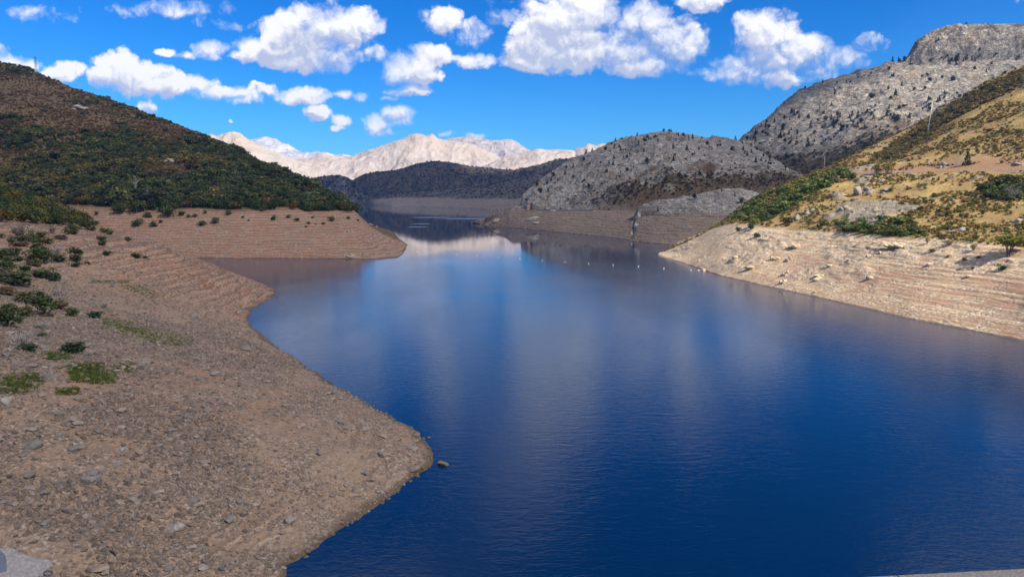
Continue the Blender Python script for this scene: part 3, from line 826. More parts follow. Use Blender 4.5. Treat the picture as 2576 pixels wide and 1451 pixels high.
def white_mat(name, light, dark, tawny, amt, scale):
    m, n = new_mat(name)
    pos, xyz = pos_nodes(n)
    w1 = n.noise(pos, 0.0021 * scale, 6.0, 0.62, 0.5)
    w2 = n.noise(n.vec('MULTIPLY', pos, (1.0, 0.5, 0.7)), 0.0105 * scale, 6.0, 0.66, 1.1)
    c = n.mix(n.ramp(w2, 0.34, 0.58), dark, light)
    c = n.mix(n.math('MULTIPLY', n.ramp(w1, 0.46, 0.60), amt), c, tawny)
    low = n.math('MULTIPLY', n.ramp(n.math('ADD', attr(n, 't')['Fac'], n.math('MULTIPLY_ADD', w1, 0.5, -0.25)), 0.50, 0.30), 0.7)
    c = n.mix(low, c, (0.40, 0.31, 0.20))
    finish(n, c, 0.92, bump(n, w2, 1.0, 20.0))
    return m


M_forest, M_near, M_sunny = make_hill_mat('forest_bank', 'forest'), make_hill_mat('gravel_bank', 'near'), make_hill_mat('sunny_slope', 'sunny')
M_grey, M_mount, M_strand = make_hill_mat('grey_limestone', 'grey'), make_hill_mat('cliff_limestone', 'mountain'), make_hill_mat('far_strand', 'strand')
M_heath, M_crag = make_hill_mat('heath', 'heath'), make_hill_mat('dark_crag', 'crag')
M_white = white_mat('white_limestone', (0.45, 0.395, 0.345), (0.32, 0.275, 0.24), (0.42, 0.34, 0.26), 0.6, 1.0)
M_band = white_mat('banded_limestone', (0.40, 0.365, 0.35), (0.24, 0.22, 0.215), (0.36, 0.30, 0.24), 0.4, 1.0)
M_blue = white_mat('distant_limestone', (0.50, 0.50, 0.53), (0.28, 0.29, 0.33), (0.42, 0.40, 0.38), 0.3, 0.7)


def water_mat():
    m, n = new_mat('lake_water')
    pos, xyz = pos_nodes(n)
    far = n.ramp(xyz[1], 250, 620)
    patch = n.noise(n.vec('MULTIPLY', pos, (1.0, 0.45, 1.0)), 0.018, 4.0, 0.55, 0.4)
    rip = n.noise(n.vec('MULTIPLY', pos, (0.55, 1.0, 1.0)), 2.2, 3.0, 0.6, 0.4)
    rip2 = n.noise(n.vec('MULTIPLY', pos, (0.45, 1.0, 1.0)), 0.8, 3.0, 0.55, 0.6)
    slick = None
    # wind streaks far out: (x, y, half length, half width)
    for (u_, v_, ru, rv) in ((1175, 549, 75, 2.0), (1085, 546, 60, 1.3), (1060, 562, 28, 1.0), (1230, 557, 45, 1.2), (1050, 570, 30, 1.0)):
        x_, y_, _z = P(u_, v_, z=0)
        y2 = P(u_, v_ + rv, z=0)[1]
        sx, sy = ru * W / 2576 / F * y_, abs(y_ - y2)
        q = n.vec('MULTIPLY_ADD', pos, (1 / sx, 1 / sy, 0), (-x_ / sx, -y_ / sy, 0))
        f = n.ramp(n.vec('LENGTH', q), 1.0, 0.7)
        slick = f if slick is None else n.math('MAXIMUM', slick, f)
    calm = n.math('MULTIPLY_ADD', far, -0.93, 1.0)
    amp = n.math('MULTIPLY', calm, n.ramp(patch, 0.36, 0.62, 0.6, 1.1))
    amp = n.math('ADD', amp, n.math('MULTIPLY', slick, 0.9))
    hgt = n.math('MULTIPLY', n.math('ADD', n.math('MULTIPLY', rip, 0.45), n.math('MULTIPLY', rip2, 0.8)), amp)
    nb = bump(n, hgt, 0.45, 0.14)
    b = n('ShaderNodeBsdfPrincipled', {'Base Color': (0.0006, 0.019, 0.066, 1), 'Roughness': 0.04, 'IOR': 1.333, 'Specular IOR Level': 0.5, 'Normal': nb})
    n.link(n.math('MULTIPLY_ADD', slick, 0.2, n.math('MULTIPLY_ADD', amp, 0.075, 0.02)), b.inputs['Roughness'])
    o = n('ShaderNodeOutputMaterial')
    n.link(b.outputs[0], o.inputs['Surface'])
    return m


# ------------------------------------------------------------------ ground and water
ys = [-300.0, 0.0, 40.0, 80.0, 150.0, 300.0, 600.0, 1200.0, 2500.0, 4600.0]
wv = []
for y_ in ys:
    for k_ in range(9):
        wv.append(((k_ / 4 - 1) * (500 + max(y_, 0) * 1.2), y_, 0.0))
lake = tag(obj('lake_water', mesh_data('lake_water', wv, grid_faces(len(ys), 9), water_mat())), kind='structure')
m_, n_ = new_mat('lake_bed')
finish(n_, (0.10, 0.08, 0.05, 1), 0.95)
tag(obj('ground', mesh_data('ground', [(-9500, -1200, -9), (9500, -1200, -9), (9500, 10500, -9), (-9500, 10500, -9)], np.array([[0, 1, 2, 3]]), m_)), kind='structure')

A.build('forest_hill', M_forest)
B.build('gravel_bank', M_near)
C.build('sunny_hillside', M_sunny, {'rock': C.rock, 'ledge': C.ledge})
Dh.build('grey_limestone_hill', M_grey)
S.build('limestone_spur', make_hill_mat('spur_limestone', 'grey'))
E.build('cliff_mountain', M_mount)
T.build('far_strand', M_strand)
K.build('heath_hill', M_heath)
J.build('dark_crag_hill', M_crag)
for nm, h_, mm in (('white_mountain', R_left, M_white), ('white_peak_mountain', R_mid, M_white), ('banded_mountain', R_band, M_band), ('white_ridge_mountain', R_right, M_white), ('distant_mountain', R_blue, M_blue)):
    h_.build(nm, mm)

# ------------------------------------------------------------------ unseen high cloud, outlined to put shade on chosen parts of the valley
CLOUD_Z = 2400.0
SHIFT = SUN_DIR[:2] / SUN_DIR[2]


def cloud_mat():
    m, n = new_mat('cloud_vapour')
    dn = attr(n, 'veil')['Fac']
    tr = n('ShaderNodeBsdfTransparent')
    df = n('ShaderNodeBsdfDiffuse', {'Color': (0.9, 0.9, 0.9, 1)})
    ms_ = n('ShaderNodeMixShader', {0: dn})
    n.link(tr.outputs[0], ms_.inputs[1])
    n.link(df.outputs[0], ms_.inputs[2])
    o = n('ShaderNodeOutputMaterial')
    n.link(ms_.outputs[0], o.inputs['Surface'])
    return m


def thin(x, y):
    """veil thinned to let more sun onto the grey hill and the wood"""
    return 1 - 0.34 * np.exp(-(((x - 190) / 130) ** 2 + ((y - 900) / 260) ** 2)) - 0.15 * np.exp(-(((x + 500) / 300) ** 2 + ((y - 950) / 400) ** 2))


def cloud(footprint, hole, M, soft, opac, seed, step=26.0):
    """a flat-bottomed heap of cloud over the ground it shades (footprint on the ground, seen along the sun)"""
    fp = np.array(footprint, float)
    x0, y0 = fp.min(0) - 150
    x1, y1 = fp.max(0) + 150
    gx, gy = np.meshgrid(np.arange(x0, x1, step), np.arange(y0, y1, step))
    wx = gx + fbm(gx / 170, gy / 170, octv=3, seed=seed) * 17
    wy = gy + fbm(gx / 170, gy / 170, octv=3, seed=seed + 5) * 17
    s = poly_sdf(wx, wy, footprint)
    for hp in hole:
        s = np.minimum(s, -poly_sdf(wx, wy, hp))
    s = s + fbm(gx / 90, gy / 90, octv=3, seed=seed + 9) * 8
    veil = opac * smooth(-soft, soft, s) * thin(gx, gy)
    top = 14 + 160 * np.sqrt(np.clip(s / 260, 0, 1)) * (0.8 + 0.5 * fbm(gx / 200, gy / 200, octv=4, seed=seed + 2))
    keep = s > -soft * 1.3
    nr, nc = gx.shape
    f = grid_faces(nr, nc)
    f = f[keep.ravel()[f].any(1)]
    X, Y = gx + SHIFT[0] * CLOUD_Z, gy + SHIFT[1] * CLOUD_Z
    v1 = np.stack([X, Y, CLOUD_Z + top], -1).reshape(-1, 3)
    v0 = np.stack([X, Y, np.full_like(X, CLOUD_Z) - top * 0.15], -1).reshape(-1, 3)
    n = len(v1)
    vv = np.concatenate([v0, v1])
    ff = np.concatenate([f[:, ::-1], f + n])
    used = np.unique(ff)
    re = np.zeros(len(vv), int)
    re[used] = np.arange(len(used))
    o = obj('shade_clouds', mesh_data('shade_clouds', vv[used], re[ff], M, True, {'veil': np.concatenate([veil.ravel(), veil.ravel()])[used]}))
    return tag(o, kind='stuff')


M_cloud = cloud_mat()
cloud([(-1700, -200), (60, -200), (80, 120), (60, 260), (60, 350), (60, 420), (78, 500), (118, 545), (150, 588), (195, 632), (228, 700), (255, 775), (330, 830), (600, 900), (1100, 900), (1100, 1720), (-1700, 1900)],
      [[(500, 1200), (440, 1300), (412, 1420), (405, 1600), (435, 1725), (490, 1765), (560, 1745), (650, 1742), (740, 1730), (900, 1700), (900, 1450), (680, 1400), (600, 1250)]], M_cloud, 18, 0.41, 81)
cloud([(-1700, 1850), (500, 1700), (640, 2500), (760, 3000), (900, 3900), (-300, 3900), (-1700, 3990)],
      [[(-430, 3995), (-400, 3775), (-270, 3725), (-130, 3685), (-60, 3645), (70, 3625), (150, 3660), (90, 3705), (-50, 3790), (-60, 3995)]], M_cloud, 40, 0.50, 82)
cloud([(150, -200), (600, -200), (600, 210), (300, 225), (190, 215)], [], M_cloud, 45, 0.42, 83)

# ------------------------------------------------------------------ leaf, bark and stone materials
def leaf_mat(name, inst):
    m, n = new_mat(name)
    c = attr(n, 'tint', 'INSTANCER')['Color'] if inst else n('ShaderNodeObjectInfo').outputs['Color']
    k = attr(n, 'shade')['Fac']
    c = n.vec('SCALE', c)
    for q in m.node_tree.nodes:
        if q.type == 'VECT_MATH' and q.operation == 'SCALE':
            n.link(k, q.inputs[3])
    finish(n, c, 0.75, None, 0.12, c)
    return m


def plain_mat(name, col, rough=0.8, var=0.25, scale=3.0, spec=0.2, metal=0.0):
    m, n = new_mat(name)
    tc = n('ShaderNodeTexCoord').outputs['Object']
    f = n.noise(tc, scale, 4.0, 0.6)
    c = n.mix(f, tuple(v * (1 - var) for v in col), tuple(min(1, v * (1 + var)) for v in col))
    b = n('ShaderNodeBsdfPrincipled', {'Base Color': c, 'Roughness': rough, 'Specular IOR Level': spec, 'Metallic': metal, 'Normal': bump(n, f, 0.3, 0.02)})
    o = n('ShaderNodeOutputMaterial')
    n.link(b.outputs[0], o.inputs['Surface'])
    return m


def stone_mat(name, inst):
    m, n = new_mat(name)
    c = attr(n, 'tint', 'INSTANCER')['Color'] if inst else n('ShaderNodeObjectInfo').outputs['Color']
    tc = n('ShaderNodeTexCoord').outputs['Object']
    f = n.noise(tc, 2.2, 5.0, 0.65)
    c = n.mix(n.ramp(f, 0.35, 0.65), n.mix(0.45, c, (0.10, 0.085, 0.07)), c)
    finish(n, c, 0.92, bump(n, f, 0.7, 0.12))
    return m


M_leaf, M_leaf_i = leaf_mat('leaves', False), leaf_mat('leaves_mass', True)
M_stone, M_stone_i = stone_mat('stone', False), stone_mat('stone_mass', True)
M_bark = plain_mat('bark', (0.12, 0.095, 0.075), 0.9)
M_pale_bark = plain_mat('pale_bark', (0.30, 0.27, 0.23), 0.9)


# ------------------------------------------------------------------ plant and stone shapes
def crown_mesh(name, seed, leaves, leaf, kind='round', mat=None):
    """leaf clumps spread through a lobed volume one unit high, one unit wide"""
    rg = np.random.default_rng(seed)
    if kind == 'cone':
        t = rg.random(leaves) ** 1.25
        ang = rg.random(leaves) * 6.283
        rad = 0.46 * (1 - t) ** 0.8 * (0.55 + 0.45 * rg.random(leaves)) * (0.85 + 0.3 * vnoise(ang * 1.1, t * 7, seed=seed))
        ctr = np.stack([rad * np.cos(ang), rad * np.sin(ang), 0.04 + t * 0.94], -1)
        out = np.stack([np.cos(ang), np.sin(ang), np.full(leaves, 0.5)], -1)
    else:
        nl = {'round': 9, 'spread': 12, 'shrub': 8, 'thin': 10}[kind]
        lob = rg.normal(size=(nl, 3))
        lob /= np.linalg.norm(lob, axis=1)[:, None]
        lob *= (0.30 * rg.random(nl) ** 0.5)[:, None] * np.array([1, 1, 0.9])
        lr = 0.17 + 0.12 * rg.random(nl)
        i = rg.integers(0, nl, leaves)
        dv = rg.normal(size=(leaves, 3))
        dv /= np.linalg.norm(dv, axis=1)[:, None]
        ctr = lob[i] + dv * (lr[i] * (0.55 + 0.45 * rg.random(leaves) ** 0.5))[:, None]
        ctr *= np.array([1.05, 1.05, 0.95])
        ctr[:, 2] += 0.5 if kind != 'shrub' else 0.40
        ctr[:, 2] = np.where(ctr[:, 2] < 0.03, 0.03 + 0.1 * rg.random(leaves), ctr[:, 2])
        out = dv + np.array([0, 0, 0.35])
    nrm = out + rg.normal(size=(leaves, 3)) * 0.7
    nrm /= np.linalg.norm(nrm, axis=1)[:, None]
    tg = np.cross(nrm, rg.normal(size=(leaves, 3)))
    tg /= np.linalg.norm(tg, axis=1)[:, None]
    bt = np.cross(nrm, tg)
    s = leaf * (0.6 + 0.8 * rg.random(leaves))[:, None]
    v = np.stack([ctr - tg * s * 0.5, ctr + bt * s * 0.42 + nrm * s * .12, ctr + tg * s * 0.5, ctr - bt * s * 0.42 - nrm * s * .1], 1).reshape(-1, 3)
    f = np.arange(leaves * 4).reshape(-1, 4)
    sh = np.repeat(0.55 + 0.9 * rg.random(leaves), 4)
    return mesh_data(name, v, f, mat, False, {'shade': sh})


def tube(path, radii, sides=6):
    path = np.array(path, float)
    V, Fc = [], []
    for i, p in enumerate(path):
        dvec = path[min(i + 1, len(path) - 1)] - path[max(i - 1, 0)]
        dvec /= np.linalg.norm(dvec) + 1e-9
        u = np.cross(dvec, (0.3, 1, 0.2))
        u /= np.linalg.norm(u)
        w_ = np.cross(dvec, u)
        for k in range(sides):
            a = 6.28318 * k / sides
            V.append(p + radii[i] * (math.cos(a) * u + math.sin(a) * w_))
        if i:
            for k in range(sides):
                a0, a1 = (i - 1) * sides + k, (i - 1) * sides + (k + 1) % sides
                Fc.append((a0, a1, a1 + sides, a0 + sides))
    Fc.append(tuple(range(sides))[::-1])
    Fc.append(tuple(range((len(path) - 1) * sides, len(path) * sides)))
    return V, Fc


class MB:
    def __init__(self):
        self.v, self.f = [], []

    def add(self, v, f):
        o = len(self.v)
        self.v += [tuple(map(float, p)) for p in v]
        self.f += [tuple(i + o for i in q) for q in f]
        return self

    def tube(self, path, radii, sides=6):
        return self.add(*tube(path, radii, sides))

    def box(self, c, s, rz=0.0):
        cx, cy, cz = c
        ca, sa = math.cos(rz), math.sin(rz)
        v = []
        for dz in (-.5, .5):
            for dx, dy in ((-.5, -.5), (.5, -.5), (.5, .5), (-.5, .5)):
                x, y = dx * s[0], dy * s[1]
                v.append((cx + ca * x - sa * y, cy + sa * x + ca * y, cz + dz * s[2]))
        return self.add(v, [(3, 2, 1, 0), (4, 5, 6, 7), (0, 1, 5, 4), (1, 2, 6, 5), (2, 3, 7, 6), (3, 0, 4, 7)])

    def data(self, name, mat, smooth_shade=False):
        return mesh_data(name, self.v, self.f, mat, smooth_shade)


def trunk_mesh(name, seed, stems=1, mat=None, reach=0.62, r=0.045, limbs=5):
    rg = random.Random(seed)
    m = MB()
    for s in range(stems):
        a = rg.random() * 6.28
        lean = 0.05 if stems == 1 else 0.16
        tip = (math.cos(a) * lean * rg.uniform(.5, 1.4), math.sin(a) * lean * rg.uniform(.5, 1.4), reach)
        mid = (tip[0] * .35 + rg.uniform(-.02, .02), tip[1] * .35 + rg.uniform(-.02, .02), reach * .5)
        m.tube([(tip[0] * .1, tip[1] * .1, -.05), mid, tip], [r / stems ** .4, r * .7 / stems ** .4, r * .3 / stems ** .4], 6)
        for k in range(limbs):
            t = rg.uniform(.35, .95)
            b = np.array(mid) * (1 - t) + np.array(tip) * t
            a2 = rg.random() * 6.28
            e = b + np.array([math.cos(a2) * .25, math.sin(a2) * .25, rg.uniform(.08, .25)])
            m.tube([b, (b + e) / 2 + np.array([0, 0, .02]), e], [r * .35, r * .22, r * .08], 4)
    return m.data(name, mat or M_bark)


def twig_mesh(name, seed, n=26, mat=None):
    rg = random.Random(seed)
    m = MB()
    for k in range(n):
        a, b = rg.random() * 6.28, rg.uniform(.15, .55)
        tip = np.array([math.cos(a) * b, math.sin(a) * b, rg.uniform(.45, 1.0)])
        mid = tip * .5 + np.array([rg.uniform(-.06, .06), rg.uniform(-.06, .06), .06])
        m.tube([(0, 0, 0), mid, tip], [.022, .014, .005], 3)
        for j in range(2):
            e = mid + np.array([rg.uniform(-.25, .25), rg.uniform(-.25, .25), rg.uniform(.1, .35)])
            m.tube([mid, e], [.011, .004], 3)
    return m.data(name, mat or M_pale_bark)


_ICO = None


def stone_mesh(name, seed, mat, flat=0.62, sub=1, rough=0.28):
    """an angular block: an icosphere cut by a few random planes"""
    import bmesh
    bm = bmesh.new()
    bmesh.ops.create_icosphere(bm, subdivisions=sub, radius=0.5)
    v = np.array([x.co[:] for x in bm.verts])
    rg = np.random.default_rng(seed)
    nrm = rg.normal(size=(9, 3))
    nrm /= np.linalg.norm(nrm, axis=1)[:, None]
    for q in nrm:
        h = rg.uniform(0.22, 0.40)
        dd_ = v @ q - h
        v = np.where(dd_[:, None] > 0, v - dd_[:, None] * q, v)
    v *= 1 + rough * (rg.random((len(v), 1)) - .5) * (0.6 if sub > 1 else 1)
    v *= np.array([1.25, 0.95, flat * 1.15])
    for a_, b_ in zip(bm.verts, v):
        a_.co = b_
    me = bpy.data.meshes.new(name)
    bm.to_mesh(me)
    bm.free()
    me.materials.append(mat)
    return me


# ------------------------------------------------------------------ masses nobody could count: geometry scattered by one node tree per object
def scatter_stuff(name, pts, rot, scl, var, tint, sources, label=None):
    me = bpy.data.meshes.new(name)
    n = len(pts)
    me.vertices.add(n)
    me.vertices.foreach_set('co', np.asarray(pts, np.float32).ravel())
    for k, arr, ty in (('rot', rot, 'FLOAT_VECTOR'), ('scl', scl, 'FLOAT_VECTOR'), ('tint', tint, 'FLOAT_VECTOR')):
        at = me.attributes.new(k, ty, 'POINT')
        at.data.foreach_set('vector', np.asarray(arr, np.float32).ravel())
    at = me.attributes.new('var', 'INT', 'POINT')
    at.data.foreach_set('value', np.asarray(var, np.int32))
    o = obj(name, me)
    g = bpy.data.node_groups.new(name + '_nodes', 'GeometryNodeTree')
    g.interface.new_socket('Geometry', in_out='INPUT', socket_type='NodeSocketGeometry')
    g.interface.new_socket('Geometry', in_out='OUTPUT', socket_type='NodeSocketGeometry')
    q = N(g)
    gi, go = q('NodeGroupInput'), q('NodeGroupOutput')
    jn = q('GeometryNodeJoinGeometry')
    for s in sources[::-1]:
        so = bpy.data.objects.new(s.name, s)           # never linked to the scene: only its mesh is used
        oi = q('GeometryNodeObjectInfo')
        oi.inputs['Object'].default_value = so
        oi.inputs['As Instance'].default_value = False
        gti = q('GeometryNodeGeometryToInstance')
        q.link(oi.outputs['Geometry'], gti.inputs[0])
        q.link(gti.outputs[0], jn.inputs[0])
    iop = q('GeometryNodeInstanceOnPoints')
    iop.inputs['Pick Instance'].default_value = True

    def na_(nm, ty):
        a = q('GeometryNodeInputNamedAttribute', data_type=ty)
        a.inputs['Name'].default_value = nm
        return a.outputs[0]
    e2r = q('FunctionNodeEulerToRotation')
    q.link(na_('rot', 'FLOAT_VECTOR'), e2r.inputs[0])
    q.link(gi.outputs[0], iop.inputs['Points'])
    q.link(jn.outputs[0], iop.inputs['Instance'])
    q.link(na_('var', 'INT'), iop.inputs['Instance Index'])
    q.link(e2r.outputs[0], iop.inputs['Rotation'])
    q.link(na_('scl', 'FLOAT_VECTOR'), iop.inputs['Scale'])
    q.link(iop.outputs[0], go.inputs[0])
    md = o.modifiers.new('scatter', 'NODES')
    md.node_group = g
    return tag(o, label=label, kind='stuff')


RNG = np.random.default_rng(7)


def pick_tint(pal, n, rg=RNG, jitter=0.18):
    pal = np.array(pal)
    i = rg.integers(0, len(pal), n)
    return pal[i] * (1 + jitter * rg.normal(size=(n, 1))).clip(0.5, 1.6)


def rots(n, tilt=0.08, rg=RNG):
    return np.stack([rg.normal(size=n) * tilt, rg.normal(size=n) * tilt, rg.random(n) * 6.283], -1)


GREEN = [(0.06, 0.08, 0.03), (0.08, 0.10, 0.036), (0.11, 0.115, 0.042), (0.075, 0.085, 0.045), (0.04, 0.055, 0.026)]
OLIVE = [(0.14, 0.125, 0.04), (0.16, 0.13, 0.045), (0.125, 0.105, 0.045)]
RUST = [(0.18, 0.115, 0.06), (0.15, 0.095, 0.055), (0.20, 0.125, 0.065), (0.13, 0.09, 0.05)]
GOLD = [(0.26, 0.18, 0.05), (0.22, 0.17, 0.05)]
DARK = [(0.03, 0.05, 0.025), (0.035, 0.055, 0.03), (0.028, 0.042, 0.024)]

SRC_TREE = [crown_mesh('tree_crown_shape', 100 + i, 170, 0.17, 'round', M_leaf_i) for i in range(5)]
SRC_SHRUB = [crown_mesh('shrub_shape', 120 + i, 90, 0.20, 'shrub', M_leaf_i) for i in range(5)]
SRC_CONE = [crown_mesh('conifer_shape', 140 + i, 140, 0.15, 'cone', M_leaf_i) for i in range(4)]
SRC_STONE = [stone_mesh('stone_shape', 160 + i, M_stone_i, 0.5 + 0.08 * (i % 4)) for i in range(8)]

# ---- the wood on hill A: patches of green, olive and rusty heath
fr = np.random.default_rng(11)
wgt = A.cell_area() * np.where((A.t > 1.98) & (A.t < 3.12) & (A.a[None, :] > -0.9) & (A.a[None, :] < ray(893, 500)[0]), 1, 0)
wgt = wgt / np.maximum(A.y, 1) ** 1.2
p, rr, cc = A.scatter(24000, fr, wgt)
tt = 2 + (p[:, 2] - 30) / 200
rel_t = rr / A.z.shape[0]
patch = fbm(p[:, 0] / 75, p[:, 1] / 110, p[:, 2] / 60, octv=4, seed=91)
high = smooth(40, 190, p[:, 2])
rusty = patch * 1.15 + 0.55 * high - 0.24 + 0.12 * fr.normal(size=len(p))
tint = np.where((rusty > 0.10)[:, None], pick_tint(RUST, len(p), fr), pick_tint(GREEN, len(p), fr))
ol = fbm(p[:, 0] / 40, p[:, 1] / 60, octv=3, seed=92) + 0.2 * fr.normal(size=len(p)) > 0.30
tint = np.where((ol & (rusty < 0.25))[:, None], pick_tint(OLIVE, len(p), fr), tint)
size = (4.2 + 3.0 * fr.random(len(p))) * np.where(rusty > 0.10, 0.62, 1.0) * (1 - 0.38 * high)
size *= 1 + 0.25 * smooth(60, 30, p[:, 2])
size *= (0.72 + 0.7 * fr.random(len(p)) ** 3) * (0.78 + 0.55 * smooth(-.3, .5, fbm(p[:, 0] / 24, p[:, 1] / 40, octv=2, seed=96)))
scl = np.stack([size * 1.15, size * 1.15, size * 0.88], -1)
p[:, 2] -= 0.35
scatter_stuff('woodland', p, rots(len(p), .08, fr), scl, fr.integers(0, 5, len(p)), tint, SRC_TREE)

# ---- rest of the scrub on the near knoll is made of single trees further down; shrubs on C
sr = np.random.default_rng(12)


def in_pix(pp, polys):
    a = pp[:, 0] / pp[:, 1]
    b = (pp[:, 2] - CAM_Z) / pp[:, 1]
    sn, c = math.sin(PITCH), math.cos(PITCH)
    k = (b * c + sn) / (c - b * sn)
    dy = c + sn * k
    u, v = (512 + a * dy * F) * 2576 / W, (288 - k * F) * 2576 / W
    hit = np.zeros(len(pp), bool)
    for q in polys:
        hit |= poly_sdf(u, v, q) > 0
    return hit


wgt = C.cell_area() * np.where(((C.t > 2.0) & (C.t < 3.0)) | ((C.t > 4.04) & (C.t < 5.06)), 1, 0) * (1 - 0.8 * (C.rock > 0.5))
wgt = wgt / C.y ** 1.1
p, rr, cc = C.scatter(21000, sr, wgt)
up = (p[:, 2] > 55) & (p[:, 1] > 300)
cl = fbm(p[:, 0] / 22, p[:, 1] / 34, octv=4, seed=93)
dense = in_pix(p, [[(1830, 550), (1900, 500), (2100, 425), (2140, 440), (2000, 520), (1920, 560)], [(2480, 470), (2576, 450), (2700, 440), (2700, 500), (2520, 505)], [(2090, 560), (2180, 545), (2300, 560), (2320, 596), (2140, 590)],
                   [(2190, 400), (2300, 325), (2420, 245), (2576, 170), (2576, 215), (2400, 300), (2260, 400)]])
keep = dense | (cl + 0.18 * sr.normal(size=len(p)) > np.where(up, -0.10, -0.08))
p, up, cl, dense = p[keep], up[keep], cl[keep], dense[keep]
n = len(p)
q = sr.random(n)
tint = pick_tint([(0.20, 0.15, 0.05), (0.16, 0.14, 0.045), (0.23, 0.15, 0.06), (0.19, 0.12, 0.05)], n, sr)
grn = q < np.where(up, 0.30, 0.42)
tint = np.where(grn[:, None], pick_tint([(0.09, 0.115, 0.03), (0.12, 0.13, 0.035), (0.08, 0.10, 0.03)], n, sr), tint)
tint = np.where((up & (q > 0.62))[:, None], pick_tint([(0.20, 0.13, 0.055), (0.17, 0.115, 0.05)], n, sr), tint)
low_d = dense & (p[:, 2] < 60)
tint = np.where((low_d & (q < 0.8))[:, None], pick_tint([(0.08, 0.11, 0.033), (0.10, 0.125, 0.04)], n, sr), tint)
tint = np.where((dense & ~low_d & (q < 0.7))[:, None], pick_tint([(0.075, 0.085, 0.032), (0.11, 0.10, 0.04), (0.13, 0.105, 0.05)], n, sr), tint)
size = (0.9 + 1.5 * sr.random(n) ** 2) * np.where(dense, 1.5, 0.9) * np.where(up, 1.1, 1.0)
scl = np.stack([size * 1.5, size * 1.5, size * 1.05], -1)
scatter_stuff('hillside_scrub', p, rots(n, .08, sr), scl, sr.integers(0, 5, n), tint * 1.3, SRC_SHRUB)

# ---- scrub below the cliff and at the foot of the grey hill
wgt = E.cell_area() * np.where((E.t > 0.35) & (E.t < 1.25), np.where(E.t < 1.05, 1.0, 0.22), 0) / E.y
p, rr, cc = E.scatter(3400, sr, wgt)
n = len(p)
tint = np.where((fbm(p[:, 0] / 60, p[:, 1] / 60, octv=3, seed=94) + .2 * sr.normal(size=n) > -0.05)[:, None], pick_tint([(0.05, 0.06, 0.028), (0.06, 0.065, 0.03)], n, sr), pick_tint(RUST + OLIVE, n, sr))
size = 2.2 + 3.6 * sr.random(n) ** 2
scatter_stuff('valley_scrub', p, rots(n, .08, sr), np.stack([size * 1.4, size * 1.4, size], -1), sr.integers(0, 5, n), tint, SRC_SHRUB)

wgt = Dh.cell_area() * np.where((Dh.t > 2.4) & (Dh.t < 3.9), 1.0, 0) / Dh.y * (0.12 + np.exp(-((Dh.t - 3.02) / 0.14) ** 2) * smooth(50, 130, Dh.x) * 2.6)
p, rr, cc = Dh.scatter(1500, sr, wgt)
n = len(p)
tint = pick_tint([(0.06, 0.065, 0.03), (0.10, 0.075, 0.04), (0.13, 0.075, 0.04), (0.045, 0.05, 0.028)], n, sr)
size = 1.2 + 2.0 * sr.random(n) ** 2
scatter_stuff('foot_scrub', p, rots(n, .08, sr), np.stack([size * 1.5, size * 1.5, size], -1), sr.integers(0, 5, n), tint, SRC_SHRUB)

# ---- dark scrub on the far hills
for nm, h_, cnt, lo, hi, pal, sz in (('far_scrub', T, 2600, 2.0, 3.02, [(0.06, 0.06, 0.035), (0.075, 0.065, 0.04), (0.05, 0.055, 0.03)], 4.2),
                                     ('heath_scrub', K, 5200, 0.05, 1.02, [(0.05, 0.05, 0.026), (0.075, 0.055, 0.03), (0.04, 0.045, 0.024), (0.08, 0.055, 0.03)], 6.5),
                                     ('crag_scrub', J, 500, 0.1, 1.0, DARK, 8.0)):
    wgt = h_.cell_area() * np.where((h_.t > lo) & (h_.t < hi), 1.0, 0)
    p, rr, cc = h_.scatter(cnt, sr, wgt)
    n = len(p)
    size = sz * (0.5 + 0.9 * sr.random(n) ** 2)
    scatter_stuff(nm, p, rots(n, .08, sr), np.stack([size * 1.4, size * 1.4, size], -1), sr.integers(0, 5, n), pick_tint(pal, n, sr), SRC_SHRUB)

# ---- rubble and grass on the near bank
br = np.random.default_rng(13)
wgt = B.cell_area() * np.where((B.dd > 0.3) & (B.z < 32) & (B.y < 330), 1.0, 0) * (1.0 / np.maximum(B.y, 50) ** 1.0)
cover = smooth(-0.25, 0.35, fbm(B.x / 11, B.y / 11, octv=3, seed=95) + 0.25 * smooth(-30, -60, B.x + 0.15 * B.y))
nearleft = smooth(-14, -44, B.x + 0.12 * (B.y - 80))
p, rr, cc = B.scatter(85000, br, wgt * (0.10 + cover) * (0.30 + 0.9 * nearleft) * (1 - 0.85 * smooth(160, 225, B.y)))
n = len(p)
size = 0.16 + (0.38 + 0.42 * smooth(-14, -44, p[:, 0] + 0.12 * (p[:, 1] - 80))) * br.random(n) ** 3.0 + 0.08 * (p[:, 1] / 100)
rot = np.stack([br.normal(size=n) * .35, br.normal(size=n) * .35, br.random(n) * 6.283], -1)
tint = pick_tint([(0.30, 0.225, 0.17), (0.25, 0.19, 0.15), (0.36, 0.28, 0.22), (0.28, 0.20, 0.145), (0.20, 0.17, 0.145), (0.34, 0.245, 0.18)], n, br, 0.2)
tint = tint * (1 - 0.26 * smooth(-14, -44, p[:, 0] + 0.12 * (p[:, 1] - 80)))[:, None]
scatter_stuff('rubble', p, rot, np.stack([size, size * (0.7 + .5 * br.random(n)), size * (0.7 + .5 * br.random(n))], -1), br.integers(0, 8, n), tint, SRC_STONE)


